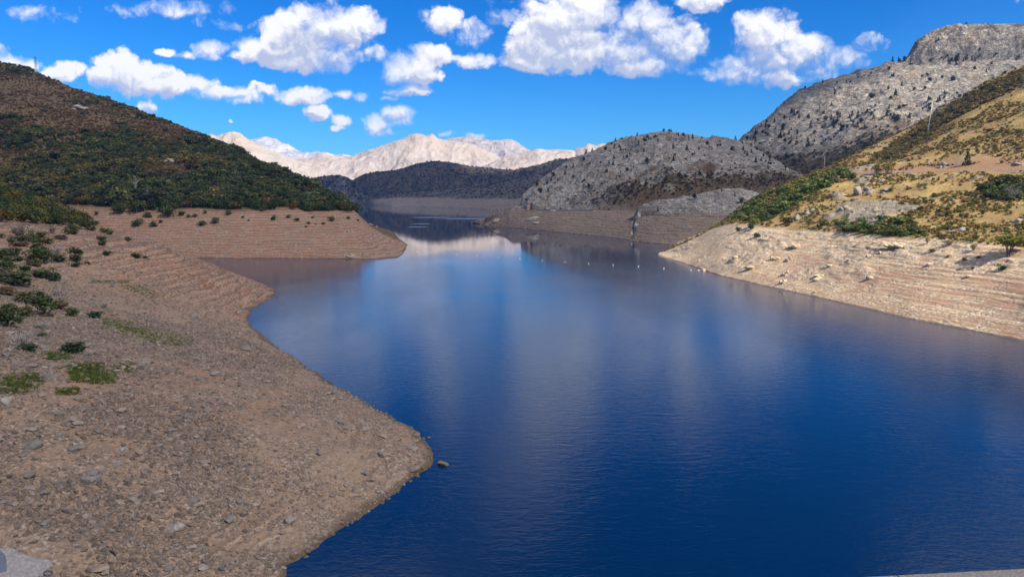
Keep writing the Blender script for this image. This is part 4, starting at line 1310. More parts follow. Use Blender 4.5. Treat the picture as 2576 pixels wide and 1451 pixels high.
def tuft_mesh(name, seed):
    rg = np.random.default_rng(seed)
    k = 26
    b = np.stack([rg.normal(size=k) * .25, rg.normal(size=k) * .25, np.zeros(k)], -1)
    a = rg.random(k) * 6.283
    tip = b + np.stack([np.cos(a) * .35, np.sin(a) * .35, 0.35 + .5 * rg.random(k)], -1)
    sd = np.stack([-np.sin(a), np.cos(a), np.zeros(k)], -1) * .07
    v = np.stack([b - sd, b + sd, tip], 1).reshape(-1, 3)
    return mesh_data(name, v, np.arange(k * 3).reshape(-1, 3), M_leaf_i, False, {'shade': np.repeat(.6 + .8 * rg.random(k), 3)})


def Z2(x, y):                                        # pixel in my zoom of the left bank -> pixel of the 2576-wide view
    return (x * 0.2601, 629 + y * 0.2601)


GRASS = [([(950, 670), (1040, 660), (1340, 760), (1660, 840), (1850, 900), (1760, 925), (1450, 860), (1200, 770)], 1100), ([(430, 1000), (560, 980), (690, 1010), (640, 1060), (480, 1050)], 420), ([(650, 1160), (820, 1080), (1060, 1170), (1110, 1240), (960, 1290), (820, 1260), (650, 1200)], 1300),
         ([(1130, 1090), (1220, 1090), (1300, 1150), (1240, 1180)], 320), ([(0, 1240), (250, 1190), (400, 1190), (330, 1260), (200, 1370), (0, 1380)], 650), ([(540, 1340), (760, 1330), (760, 1390), (560, 1400)], 160), ([(1150, 330), (1400, 350), (1600, 460), (1300, 420)], 260), ([(880, 290), (1250, 300), (1250, 320), (900, 318)], 160)]
gp = []
for poly, cnt in GRASS:
    pq = [Z2(*q) for q in poly]
    us, vs = [q[0] for q in pq], [q[1] for q in pq]
    k = 0
    cnt = int(cnt * .8)
    while k < cnt:
        u_ = br.uniform(min(us), max(us), 400)
        v_ = br.uniform(min(vs), max(vs), 400)
        s_ = poly_sdf(u_, v_, pq) + br.normal(size=400) * 13 - 4
        ok = s_ > 0
        for uu, vv in zip(u_[ok], v_[ok]):
            if k >= cnt:
                break
            gp.append((uu, vv))
            k += 1


def on_bank(ud, vd):
    """where the sight lines of photograph pixels meet the near bank (vectorised march)"""
    ud, vd = np.atleast_1d(np.asarray(ud, float)), np.atleast_1d(np.asarray(vd, float))
    ab = np.array([ray(u_, v_) for u_, v_ in zip(ud, vd)])
    a, b = ab[:, 0], ab[:, 1]
    y = np.full(len(a), 26.0)
    done = np.zeros(len(a), bool)
    for _ in range(2600):
        st = np.where(done, 0, 0.12 + y * 0.0012)
        y = y + st
        z, dd_ = bank_height(a * y, y)
        done |= (CAM_Z + b * y) <= z
        if done.all() or y.max() > 900:
            break
    return np.stack([a * y, y, CAM_Z + b * y], -1)


gp = on_bank([q[0] for q in gp], [q[1] for q in gp])
gp[:, :2] += br.normal(size=(len(gp), 2)) * .12
n = len(gp)
size = .32 + .30 * br.random(n)
scatter_stuff('grass', gp, rots(n, .1, br), np.stack([size * 1.3, size * 1.3, size * .8], -1), np.zeros(n, int), pick_tint([(0.13, 0.17, 0.035), (0.10, 0.14, 0.03), (0.17, 0.18, 0.05)], n, br), [tuft_mesh('grass_tuft_shape', 3)])


# ------------------------------------------------------------------ the air
def haze():
    m, n = new_mat('air')
    v = n('ShaderNodeVolumePrincipled', {'Color': (0.22, 0.46, 1.0, 1), 'Density': 4.3e-5, 'Anisotropy': 0.0})
    o = n('ShaderNodeOutputMaterial')
    n.link(v.outputs[0], o.inputs['Volume'])
    b = MB().box((0, 4700, 345), (19400, 12200, 710))
    return tag(obj('haze', b.data('haze', m)), kind='stuff')


haze()

# ------------------------------------------------------------------ single things
def empty(name, loc, rz=0.0, scale=(1, 1, 1)):
    o = bpy.data.objects.new(name, None)
    o.empty_display_size = 0.2
    link(o)
    o.location = tuple(map(float, loc))
    o.rotation_euler = (0, 0, rz)
    o.scale = scale
    return o


def child(name, me, parent, color=None, loc=(0, 0, 0), rot=(0, 0, 0), scale=(1, 1, 1)):
    o = bpy.data.objects.new(name, me)
    link(o, parent)
    o.location, o.rotation_euler, o.scale = loc, rot, scale
    if color is not None:
        o.color = (*color, 1.0)
    return o


OR = np.random.default_rng(21)
CROWNS = {k: [crown_mesh(k + '_crown', 200 + 10 * j + i, nl, lf, k if k != 'dense' else 'round', M_leaf) for i in range(4)]
          for j, (k, nl, lf) in enumerate((('round', 520, 0.095), ('spread', 1400, 0.060), ('shrub', 300, 0.12), ('thin', 150, 0.10), ('cone', 200, 0.14)))}
TRUNKS = [trunk_mesh('trunk', 300 + i) for i in range(3)]
MULTI = [trunk_mesh('stems', 310 + i, 5, None, .6, .05, 3) for i in range(3)]
TWIGS = [twig_mesh('twigs', 320 + i) for i in range(3)]


def px_m(p):
    """metres per pixel of the 2576-wide view at a point"""
    return p[1] / F * W / 2576


def plant(name, p, w_, h_, kind, tint, label, cat, group=None, stems='trunk'):
    """a tree or shrub: an empty at its foot with its crown and its stems as parts"""
    r = empty(name, (p[0], p[1], p[2] - 0.05 * h_), OR.random() * 6.28, (w_, w_, h_))
    tag(r, label, cat, group)
    t = np.array(tint) * (0.85 + 0.3 * OR.random())
    if kind != 'twig':
        child('crown' if 'tree' in name or 'conifer' in name else 'foliage', CROWNS[kind][OR.integers(0, 4)], r, t)
    if stems == 'trunk':
        child('trunk', TRUNKS[OR.integers(0, 3)], r)
    elif stems == 'stems':
        child('stems', MULTI[OR.integers(0, 3)], r)
    elif stems == 'twigs':
        child('twigs', TWIGS[OR.integers(0, 3)], r)
    return r


# ---- the wood on the near knoll, and the front row of the wood across the inlet
kn = []
while len(kn) < 150:
    x, y = OR.uniform(-330, -196), OR.uniform(285, 420)
    z = float(bank_height(np.array([x]), np.array([y]))[0][0])
    a = x / y
    ud = (a * F * (math.cos(PITCH)) + 512) * 2576 / W
    lim = 26.0 + 1.2 * OR.normal() + 2.0 * vnoise(x / 14, y / 14, seed=5)
    if z > lim and ud > -120 and all((x - q[0]) ** 2 + (y - q[1]) ** 2 > 19 for q in kn):
        kn.append((x, y, z))
for (x, y, z) in kn:
    h = OR.uniform(5.5, 8.0)
    hi = smooth(30, 42, z)
    pal = [(0.075, 0.095, 0.028), (0.06, 0.085, 0.026), (0.10, 0.10, 0.03), (0.055, 0.075, 0.028)]
    t = pal[OR.integers(0, 4)]
    if OR.random() < 0.30 + 0.2 * hi:
        t = [(0.16, 0.135, 0.03), (0.17, 0.11, 0.035), (0.13, 0.125, 0.03)][OR.integers(0, 3)]
    plant('oak_tree', (x, y, z), h * 1.25, h, 'round', t, 'oak with olive and gold leaves in the dense wood on the near knoll', 'tree', 'oaks of the wood on the near knoll')

fr_n = 0
rows_ok = np.where((A.t[:, 300] > 1.9) & (A.t[:, 300] < 2.04))[0]
edge = []
for _ in range(4000):
    ud = OR.uniform(165, 893)
    c = int((ray(ud, 520)[0] - A.a[0]) / (A.a[-1] - A.a[0]) * (len(A.a) - 1))
    r = OR.choice(rows_ok)
    low = 1.985 - 0.06 * (vnoise(ud / 34.0, 3.3, seed=8) + 0.3) - (0.05 if 300 < ud < 440 else 0)
    if A.t[r, c] < low:
        continue
    q = A.pts[r, c]
    if all((q[0] - e[0]) ** 2 + (q[1] - e[1]) ** 2 > 11 for e in edge):
        edge.append(q)
    if len(edge) >= 150:
        break
for q in edge:
    h = OR.uniform(4.5, 8.5)
    t = [(0.045, 0.075, 0.025), (0.055, 0.085, 0.028), (0.075, 0.095, 0.03), (0.05, 0.07, 0.032)][OR.integers(0, 4)]
    if OR.random() < 0.16:
        t = [(0.15, 0.13, 0.035), (0.14, 0.085, 0.04)][OR.integers(0, 2)]
    plant('oak_tree', q, h * 1.15, h, 'round', t, 'green oak in the front row of the wood above the bare red bank', 'tree', 'oaks along the lower edge of the far wood')

for ud, vd, hpx, lab in ((342, 500, 55, 'tall bare pale tree standing out of the front row of the wood'), (776, 515, 34, 'slender bare tree nearest the left of a pale-stemmed trio at the wood tip'),
                         (786, 516, 36, 'slender bare tree in the middle of a pale-stemmed trio at the wood tip'), (795, 516, 28, 'short bare tree on the right of a pale-stemmed trio at the wood tip')):
    q = A.at_pixel(ud, vd)
    m = px_m(q)
    r = empty('bare_tree', q, OR.random() * 6, (hpx * m,) * 3)
    tag(r, lab, 'tree')
    child('trunk', trunk_mesh('bare_trunk', 330 + int(ud), 1, M_pale_bark, .95, .022, 2), r)
    child('branches', trunk_mesh('bare_branches', 340 + int(ud), 3, M_pale_bark, .9, .016, 6), r)

# ---- shrubs on the near bank: pixel in the left zooms, size, kind, colour, label
DG, OG, OL, BR, YG = (0.045, 0.075, 0.027), (0.075, 0.10, 0.035), (0.115, 0.112, 0.04), (0.165, 0.11, 0.055), (0.17, 0.155, 0.04)


def Z1(x, y):
    return (x * 0.2601, 377.4 + y * 0.2601)


G1 = ('dark evergreen shrub dotted over the striped near bank', 'evergreen shrubs dotted over the near bank')
G2 = ('olive brown shrub in the loose thicket at the left edge of the near bank', 'shrubs of the thicket at the left edge')
G3 = ('leafless grey shrub on the stony slope of the near bank', 'leafless shrubs on the near bank')
SHRUBS = [
    (Z1(780, 690), 150, 90, 'round', DG, 'round dark tree with pale bare twigs at the corner of the knoll wood'), (Z1(905, 725), 90, 48, 'shrub', DG, 'dark green shrub just below the corner of the knoll wood'),
    (Z1(932, 625), 42, 40, 'shrub', DG, 'small round green shrub alone on the pale bank beside the knoll wood'), (Z1(1170, 610), 120, 90, 'round', OG, 'bushy olive tree pushed out onto the bank below the far wood'),
    (Z1(1320, 605), 140, 115, 'round', OG, 'large bushy tree in the clump that steps out below the far wood'), (Z1(1620, 650), 125, 105, 'round', OG, 'rounded grey green tree at the right end of the clump below the far wood'),
    (Z1(1440, 648), 70, 55, 'shrub', DG, 'dark shrub at the foot of the clump below the far wood'), (Z1(1762, 628), 62, 50, 'shrub', OG, 'green shrub beside the orange earth patch under the far wood'),
    (Z1(1580, 535), 150, 75, 'round', YG, 'yellow green tree at the front of the far wood'), (Z1(1332, 722), 105, 60, 'shrub', DG, 'low wide dark shrub on the red bank, above the thin gully'),
    (Z1(1495, 738), 62, 58, 'shrub', DG, 'dark shrub at the top of the thin gully'), (Z1(1558, 700), 38, 30, 'shrub', DG, 'tiny dark shrub just right of the gully shrub'),
    (Z1(1945, 725), 72, 48, 'shrub', DG, 'lone round dark shrub mid bank on the red slope'), (Z1(2085, 705), 66, 62, 'shrub', OG, 'green double shrub standing apart on the red slope'),
    (Z1(1832, 645), 38, 28, 'shrub', OG, None, G1), (Z1(1880, 642), 46, 32, 'shrub', OG, None, G1),
    (Z1(715, 815), 155, 105, 'shrub', OL, 'broad olive shrub on the crest left of the striped bank'), (Z1(890, 775), 80, 45, 'shrub', OL, None, G2), (Z1(1010, 800), 95, 60, 'shrub', OL, None, G2), (Z1(1070, 815), 70, 40, 'shrub', OG, None, G2), (Z1(1235, 878), 66, 45, 'shrub', OL, None, G2),
    (Z1(995, 875), 82, 55, 'shrub', OG, 'upper one of two green shrubs touching on the striped crest'), (Z1(1000, 915), 82, 50, 'shrub', OG, 'lower one of two green shrubs touching on the striped crest'),
    (Z1(725, 1000), 132, 64, 'shrub', DG, 'topmost and widest of three dark shrubs in a column on the bank'), (Z1(725, 1075), 112, 84, 'shrub', DG, 'middle of three dark shrubs in a column on the bank'), (Z1(720, 1125), 92, 48, 'shrub', DG, 'lowest of three dark shrubs in a column on the bank'),
    (Z1(845, 1102), 54, 34, 'shrub', DG, None, G1), (Z1(1035, 1018), 78, 58, 'shrub', DG, 'dark dome shaped shrub alone on the striped terraces'), (Z1(1330, 1045), 88, 64, 'shrub', DG, 'dark shrub with a bare twig on the lower terraces of the striped point'), (Z1(1400, 1045), 52, 28, 'shrub', DG, 'flat little shrub touching the twiggy one on the striped point'),
    (Z1(190, 860), 155, 135, 'thin', BR, None, G2), (Z1(310, 880), 95, 105, 'shrub', OL, None, G2), (Z1(400, 840), 95, 65, 'shrub', OL, None, G2), (Z1(330, 890), 92, 64, 'shrub', OG, None, G2), (Z1(510, 805), 72, 64, 'thin', (0.19, 0.09, 0.06), 'small reddish bush among the olive shrubs of the upper left bank'), (Z1(600, 858), 115, 45, 'shrub', BR, None, G2), (Z1(440, 905), 105, 62, 'shrub', OL, None, G2),
    (Z1(220, 930), 155, 55, 'shrub', BR, None, G2), (Z1(350, 945), 115, 55, 'shrub', OL, None, G2), (Z1(150, 1020), 115, 85, 'shrub', OG, 'fresh green shrub with a bare stem at the left edge thicket'), (Z1(390, 1085), 210, 130, 'round', OG, 'largest round green bush of the left thicket'), (Z1(340, 1115), 125, 62, 'shrub', BR, None, G2), (Z1(560, 1075), 135, 74, 'shrub', OG, None, G2), (Z1(550, 995), 115, 62, 'twig', BR, None, G3),
    (Z1(250, 1170), 115, 62, 'shrub', DG, None, G2), (Z1(80, 1190), 160, 125, 'round', OG, None, G2), (Z1(150, 1310), 310, 165, 'shrub', OG, 'wide dark green mass of bush lying along the left edge of the photo'), (Z1(420, 1230), 210, 95, 'shrub', OG, None, G2), (Z1(520, 1260), 135, 85, 'shrub', DG, None, G2), (Z1(20, 1060), 90, 90, 'round', OG, None, G2),
    (Z1(80, 1400), 165, 95, 'shrub', BR, None, G2), (Z2(250, 500), 180, 115, 'shrub', OL, 'olive bush above the group of green bushes at the left edge'), (Z2(440, 625), 250, 190, 'round', OG, 'tall green bush in the middle of the lower left group'), (Z2(590, 570), 145, 110, 'shrub', BR, 'rust brown bush right of the tall green bush'), (Z2(690, 640), 115, 95, 'shrub', OG, 'green bush at the right end of the lower left group'), (Z2(70, 740), 200, 210, 'round', OG, 'tall green bush cut by the left edge of the photo'), (Z2(230, 640), 130, 110, 'shrub', OL, None, G2),
    (Z2(400, 765), 130, 64, 'twig', BR, None, G3), (Z2(905, 655), 135, 78, 'shrub', (0.03, 0.075, 0.03), 'bright dark green cushion shrub alone beside the strip of grass'), (Z2(215, 950), 180, 150, 'twig', BR, 'tall tangle of bare brown twigs behind a dark shrub'), (Z2(265, 975), 155, 85, 'shrub', DG, 'dark shrub growing through a tangle of bare brown twigs'), (Z2(715, 985), 225, 115, 'shrub', DG, 'long dark green shrub on the bare slope above the grass patches'),
    (Z2(850, 1020), 80, 45, 'twig', BR, None, G3), (Z2(1390, 1160), 90, 80, 'twig', BR, 'sparse fork of bare twigs on the open stony slope'), (Z2(450, 1275), 130, 110, 'twig', BR, 'dark bare bush beside the largest grass patches'), (Z2(570, 440), 115, 72, 'twig', BR, None, G3), (Z2(1010, 560), 85, 60, 'twig', BR, None, G3), (Z2(1480, 695), 70, 50, 'twig', BR, None, G3), (Z2(1090, 355), 60, 50, 'twig', BR, None, G3),
]


def locate(ud, vd):
    """foot of a thing seen at a pixel of the left half: near bank or the bank across the inlet"""
    p = on_bank(ud, vd)[0]
    if p[1] > 560:
        p = A.at_pixel(ud, vd)
    return p


THICKET = ['low olive shrub just under the dark shrub at the knoll corner', 'longer olive shrub on the skyline crest of the striped bank', 'green shrub at the right end of the crest row of the striped bank', 'last small olive shrub out on the crest of the striped bank',
           'greyish brown half bare bush at the top left of the thicket', 'olive shrub right of the half bare bush in the thicket', 'small olive shrub above the rest on the right of the thicket top', 'green shrub in the middle of the thicket under the half bare bush', 'brown flat shrub right of the small reddish bush', 'olive shrub at the right edge of the thicket below the reddish bush',
           'long brown shrub across the middle of the thicket', 'olive shrub touching the long brown shrub on its right', 'brown shrub at the foot of the largest round green bush', 'green shrub right of the largest round green bush', 'dark low shrub between the largest round bush and the wide dark mass', 'round green bush at the left edge above the wide dark mass', 'green shrub joined to the right end of the wide dark mass', 'dark shrub at the far right end of the wide dark mass', 'round bush cut by the left edge beside the fresh green shrub', 'brown shrub under the left end of the wide dark mass', 'olive shrub between the tall edge bush and the tall middle bush']
tk = 0
foot = on_bank([s[0][0] for s in SHRUBS], [s[0][1] for s in SHRUBS])
for s, p in zip(SHRUBS, foot):
    (ud, vd), w_, h_, kind, tint, lab = s[:6]
    if p[1] > 560:
        p = A.at_pixel(ud, vd)
    m = px_m(p) * 0.2601
    grp = s[6] if len(s) > 6 else None
    big = w_ > 110
    nm = 'shrub' if kind != 'round' or 'tree' not in (lab or '') else 'bushy_tree'
    if grp is G2:
        lab = THICKET[tk % len(THICKET)]
        tk += 1
    plant(nm, p, w_ * m * 1.45, h_ * m * 1.38, kind, tint, lab or grp[0], 'tree' if nm == 'bushy_tree' else 'shrub', grp[1] if grp else None, 'twigs' if kind in ('twig', 'thin') else ('stems' if big else 'none'))


def Z3(x, y):
    return (322 + x * 0.2657, 377.4 + y * 0.2657)


for (x, y, w_, h_, tint) in ((1380, 660, 66, 60, DG), (1600, 668, 66, 42, DG), (1090, 640, 42, 26, DG), (960, 605, 75, 50, OL), (1270, 578, 55, 44, OG), (1710, 697, 56, 28, DG), (1685, 728, 34, 20, DG), (1775, 702, 22, 16, DG), (1845, 700, 46, 28, OG),
                             (1930, 672, 80, 66, OG), (1520, 640, 60, 40, OL), (735, 598, 40, 50, OL), (2110, 575, 50, 44, DG), (2180, 670, 36, 26, DG), (1140, 668, 30, 20, DG), (2090, 650, 50, 36, OL), (640, 628, 40, 22, OG), (1750, 640, 44, 26, OL)):
    ud, vd = Z3(x, y)
    p = A.at_pixel(ud, vd, 1.0, 2.1)
    m = px_m(p) * 0.2657
    plant('shrub', p, w_ * m * 1.1, h_ * m * 1.1, 'shrub', tint, 'small shrub on the stony upper rim of the red bank across the inlet', 'shrub', 'small shrubs on the rim of the red bank', 'none')

# more of the thicket between the bushes that stand out
tp = [(OR.uniform(-20, 165), OR.uniform(585, 735)) for _ in range(26)] + [(OR.uniform(-20, 110), OR.uniform(735, 850)) for _ in range(10)]
for (ud, vd), p in zip(tp, on_bank([q[0] for q in tp], [q[1] for q in tp])):
    if ud > 20 + (740 - vd) * 1.05 and vd < 735:
        continue
    m = px_m(p)
    s_ = OR.uniform(16, 34)
    plant('shrub', p, s_ * m * 1.4, s_ * m * OR.uniform(.6, .95), 'shrub', [OG, OL, BR, DG][OR.integers(0, 4)], 'small shrub squeezed among the larger bushes of the left thicket', 'shrub', 'small shrubs between the bushes of the left thicket', 'none')

# ---- plants of the sunny hillside
ZC = lambda x, y: (1635.4 + x * 0.3653, 377.4 + y * 0.3653)
SG, SY = (0.115, 0.155, 0.038), (0.24, 0.225, 0.05)


def c_plant(x, y, w_, h_, kind, tint, lab, grp=None, stems='none', name='shrub', cat='shrub'):
    p = C.at_pixel(*ZC(x, y))
    m = px_m(p) * 0.3653
    return plant(name, p, w_ * m * 1.1, h_ * m * 1.1, kind, tint, lab, cat, grp, stems)


lone_p = C.at_pixel(*ZC(2470, 735))
m_ = px_m(lone_p) * 0.3653
r = empty('spreading_tree', lone_p, 0.4, (1, 1, 1))
tag(r, 'lone spreading tree with several stems and yellow green crown above the bare sunny bank', 'tree')
hh = 155 * m_
child('crown', CROWNS['spread'][0], r, (0.17, 0.17, 0.035), (25 * m_, 0, hh * 0.36), (0, 0, 0), (340 * m_, 270 * m_, hh * 0.78))
child('trunk', trunk_mesh('spread_trunk', 351, 6, None, .62, .055, 3), r, None, (0, 0, -.3), (0, 0, 0), (hh * 1.5, hh * 1.5, hh * 1.05))
c_plant(2420, 822, 84, 50, 'shrub', DG, 'dark green shrub on the red sand below the lone spreading tree')
c_plant(2168, 760, 46, 32, 'shrub', OL, 'small olive shrub left of the lone tree shadow')
c_plant(2255, 745, 36, 26, 'shrub', OL, 'little shrub beside a pale stone left of the lone tree')
c_plant(1945, 700, 62, 30, 'shrub', OL, 'flat olive shrub on the pale rim of the sunny bank')
c_plant(2050, 735, 30, 20, 'shrub', OG, 'tiny green tuft shrub on the pale slope of the sunny bank')
c_plant(2225, 815, 26, 20, 'shrub', OG, 'tiny shrub near the strand lines of the sunny bank')
c_plant(605, 560, 48, 50, 'shrub', OG, 'single dark shrub on the rocky nose of the sunny bank')
c_plant(690, 545, 60, 60, 'shrub', DG, 'dark bush at the upper rim of the headland')
c_plant(720, 520, 80, 62, 'round', SY, 'yellow green bush behind the dark bush on the headland rim')
c_plant(740, 598, 62, 42, 'shrub', DG, 'dark bush filling a hollow in the rocky headland')
c_plant(1660, 285, 46, 46, 'shrub', (0.07, 0.15, 0.03), 'bright green round bush beside the grey crag below the road')
c_plant(2060, 650, 90, 44, 'thin', SY, 'pale yellow bush on the rim of the sunny bank', None, 'twigs')
c_plant(2225, 690, 50, 60, 'thin', SY, 'thin yellowish bush standing upright on the sunny rim', None, 'twigs')
c_plant(1910, 640, 40, 55, 'thin', SY, 'small thin bush at the left end of the yellow bushes on the rim', None, 'twigs')
c_plant(2185, 100, 72, 84, 'cone', (0.05, 0.075, 0.03), 'single dark conifer on the golden slope above the road', None, 'trunk', 'conifer', 'tree')
c_plant(1560, 165, 76, 90, 'round', (0.21, 0.17, 0.06), 'left one of two pale autumn trees beside the end of the roadside rail', None, 'trunk', 'roadside_tree', 'tree')
c_plant(1635, 160, 80, 88, 'round', (0.23, 0.18, 0.06), 'right one of two pale autumn trees beside the end of the roadside rail', None, 'trunk', 'roadside_tree', 'tree')
c_plant(2490, 335, 110, 100, 'twig', BR, 'leafless grey tree among dark bushes on the right hillside', None, 'twigs', 'bare_tree', 'tree')
HEAD = ['topmost dark green bush of the headland band, just below the road end', 'dark green bush right of the topmost one, next to the pale autumn trees', 'second dark green bush down the headland band', 'third dark green bush down the headland band', 'fourth dark green bush down the headland band', 'fifth dark green bush down the headland band', 'sixth dark green bush down the headland band',
        'darkest bush near the lower end of the headland band', 'lowest dark bush of the headland band', 'topmost yellow green bush along the skyline of the headland band', 'middle yellow green bush along the skyline of the headland band', 'lowest yellow green bush along the skyline of the headland band']
hk = 0
for (x, y, w_, h_, t) in ((1310, 185, 130, 90, SG), (1380, 200, 110, 80, SG), (1230, 215, 120, 80, SG), (1170, 260, 140, 90, SG), (1090, 300, 140, 95, SG), (1010, 350, 130, 90, SG), (930, 410, 130, 80, SG), (860, 450, 120, 75, (0.05, 0.08, 0.025)), (800, 480, 100, 70, (0.05, 0.08, 0.025)), (1130, 190, 100, 60, SY), (1050, 230, 110, 60, SY), (960, 280, 100, 60, SY)):
    c_plant(x, y, w_, h_, 'shrub', t, HEAD[hk], 'bushes in the green band up the headland')
    hk += 1
for (x, y, w_, h_, t) in ((1400, 560, 120, 60, SG), (1480, 545, 130, 70, (0.08, 0.15, 0.03)), (1560, 560, 120, 64, SG), (1640, 585, 110, 56, OL), (1350, 560, 90, 56, OL), (1200, 515, 110, 56, OL), (950, 500, 120, 56, OL), (1720, 580, 90, 46, OL)):
    c_plant(x, y, w_, h_, 'shrub', t, 'green bush in the row along the top of the pale sunny bank', 'bushes along the top of the sunny bank')
for (x, y, w_, h_) in ((2300, 290, 150, 90), (2400, 260, 170, 110), (2520, 240, 170, 110), (2340, 330, 160, 80), (2450, 310, 150, 90), (2560, 300, 130, 90)):
    c_plant(x, y, w_, h_, 'shrub', (0.07, 0.085, 0.03), 'dark bush in the dense clump at the right edge of the hillside', 'bushes of the clump at the right edge')

# ---- conifers on the grey hill and on the cliff mountain
jr = np.random.default_rng(31)
for h_, cnt, lo, hi, nm, lab, grp, sz in ((Dh, 165, 3.05, 4.03, 'juniper', 'dark juniper rooted in bare limestone on the grey hill in the middle', 'junipers on the grey limestone hill', (4.5, 9.0)),
                                         (S, 10, 2.1, 3.02, 'juniper', 'dark juniper on the low limestone spur beside the lake', 'junipers on the low limestone spur', (4.0, 7.0)),
                                         (E, 150, 0.95, 2.98, 'pine', 'dark pine rooted in bare limestone on the cliff mountain', 'pines on the cliff mountain', (6.5, 14.0))):
    wgt = np.where((h_.t > lo) & (h_.t < hi) & (h_.a[None, :] < 0.72) & (h_.a[None, :] > (ray(1322, 500)[0] if h_ is Dh else -1)), 1.0, 0) * h_.cell_area() / h_.y
    if h_ is E:
        wgt = wgt * np.where(h_.t > 2.0, 0.35, 1.0) * (0.4 + smooth(-.3, .4, fbm(h_.x / 120, h_.y / 120, octv=3, seed=99)))
    p, rr, cc = h_.scatter(cnt, jr, wgt)
    if h_ is E:
        ex = []
        for (u0, v0, su, sv, k) in ((2108, 312, 24, 14, 22), (2250, 296, 16, 6, 6), (2180, 300, 20, 10, 6), (1965, 342, 30, 7, 12), (2400, 152, 60, 5, 16), (2270, 155, 12, 4, 5)):
            for _ in range(k):
                ex.append(E.at_pixel(u0 + jr.normal() * su, v0 + jr.normal() * sv, 0.3, 2.99))
        p = np.concatenate([p, np.array(ex)])
    for q in p:
        hgt = jr.uniform(*sz) * (0.7 + 0.5 * jr.random() ** 3)
        kd = 'cone' if jr.random() < 0.6 else 'round'
        o = child(nm, CROWNS[kd][jr.integers(0, 4)], None, np.array([(0.032, 0.042, 0.024), (0.04, 0.05, 0.026), (0.028, 0.036, 0.024)][jr.integers(0, 3)]), (q[0], q[1], q[2] - 0.06 * hgt), (0, 0, jr.random() * 6.28), (hgt * (0.75 if kd == 'cone' else .85),) * 2 + (hgt,))
        tag(o, lab, 'tree', grp)

# ------------------------------------------------------------------ boulders and outcrops
def blob_rock(name, seed, mat, sub=3, flat=0.7, crag=0.5):
    """a bigger rock: stone shape broken into ledges"""
    me = stone_mesh(name, seed, mat, flat, sub, 0.05)
    n = len(me.vertices)
    v = np.empty(n * 3, np.float32)
    me.vertices.foreach_get('co', v)
    v = v.reshape(-1, 3).astype(float)
    k = 1 + crag * (0.30 * ridged(v[:, 0] * 3.1, v[:, 1] * 3.1, v[:, 2] * 3.1, octv=3, seed=seed) + 0.16 * fbm(v[:, 0] * 8, v[:, 1] * 8, v[:, 2] * 8, octv=2, seed=seed + 1))
    v *= k[:, None]
    me.vertices.foreach_set('co', v.astype(np.float32).ravel())
    return me


STONES = [stone_mesh('stone', 400 + i, M_stone, 0.48 + 0.07 * (i % 4)) for i in range(9)]
BOULDERS = [blob_rock('boulder', 420 + i, M_stone, 2, 0.75, 0.25) for i in range(5)]


def crag_mesh(name, seed, mat, blocks=16):
    """an outcrop: a ridge of broken blocks, one body"""
    rg = np.random.default_rng(seed)
    V, Fc, n0 = [], [], 0
    for k in range(blocks):
        me = stone_mesh('block_shape', seed * 37 + k, mat, 0.85, 1, 0.16)
        v = np.array([x.co[:] for x in me.vertices])
        f = np.array([q.vertices[:] for q in me.polygons])
        bpy.data.meshes.remove(me)
        s = rg.uniform(.24, .52)
        x = rg.uniform(-.42, .42)
        y = rg.uniform(-.32, .32)
        top = (1 - abs(x) * 1.5) * (1 - abs(y) * 1.2) * rg.uniform(.3, .9)
        a = rg.normal() * .5
        v = v * np.array([s, s, s * rg.uniform(.7, 1.5)])
        v = np.stack([v[:, 0] * math.cos(a) - v[:, 1] * math.sin(a), v[:, 0] * math.sin(a) + v[:, 1] * math.cos(a), v[:, 2] + v[:, 0] * rg.normal() * .3], -1)
        V.append(v + np.array([x, y, -.35 + top * .55]))
        Fc.append(f + n0)
        n0 += len(v)
    return mesh_data(name, np.concatenate(V), np.concatenate(Fc), mat)


CRAGS = [crag_mesh('crag', 440 + i, M_stone) for i in range(7)]
GREY, PALE, WARM, LIT = (0.23, 0.205, 0.18), (0.36, 0.31, 0.26), (0.30, 0.225, 0.165), (0.60, 0.48, 0.33)


def rock(name, p, w_, h_, meshes, tint, label, cat='boulder', group=None, sink=0.3, d_=None, rz=None):
    o = child(name, meshes[OR.integers(0, len(meshes))], None, np.array(tint) * (.88 + .24 * OR.random()), (p[0], p[1], p[2] + h_ * (0.5 - sink)), (OR.normal() * .1, OR.normal() * .1, OR.random() * 6.28 if rz is None else rz), (w_ / 1.12, (d_ or w_ * .9) / .95, h_ / .8))
    return tag(o, label, cat, group)


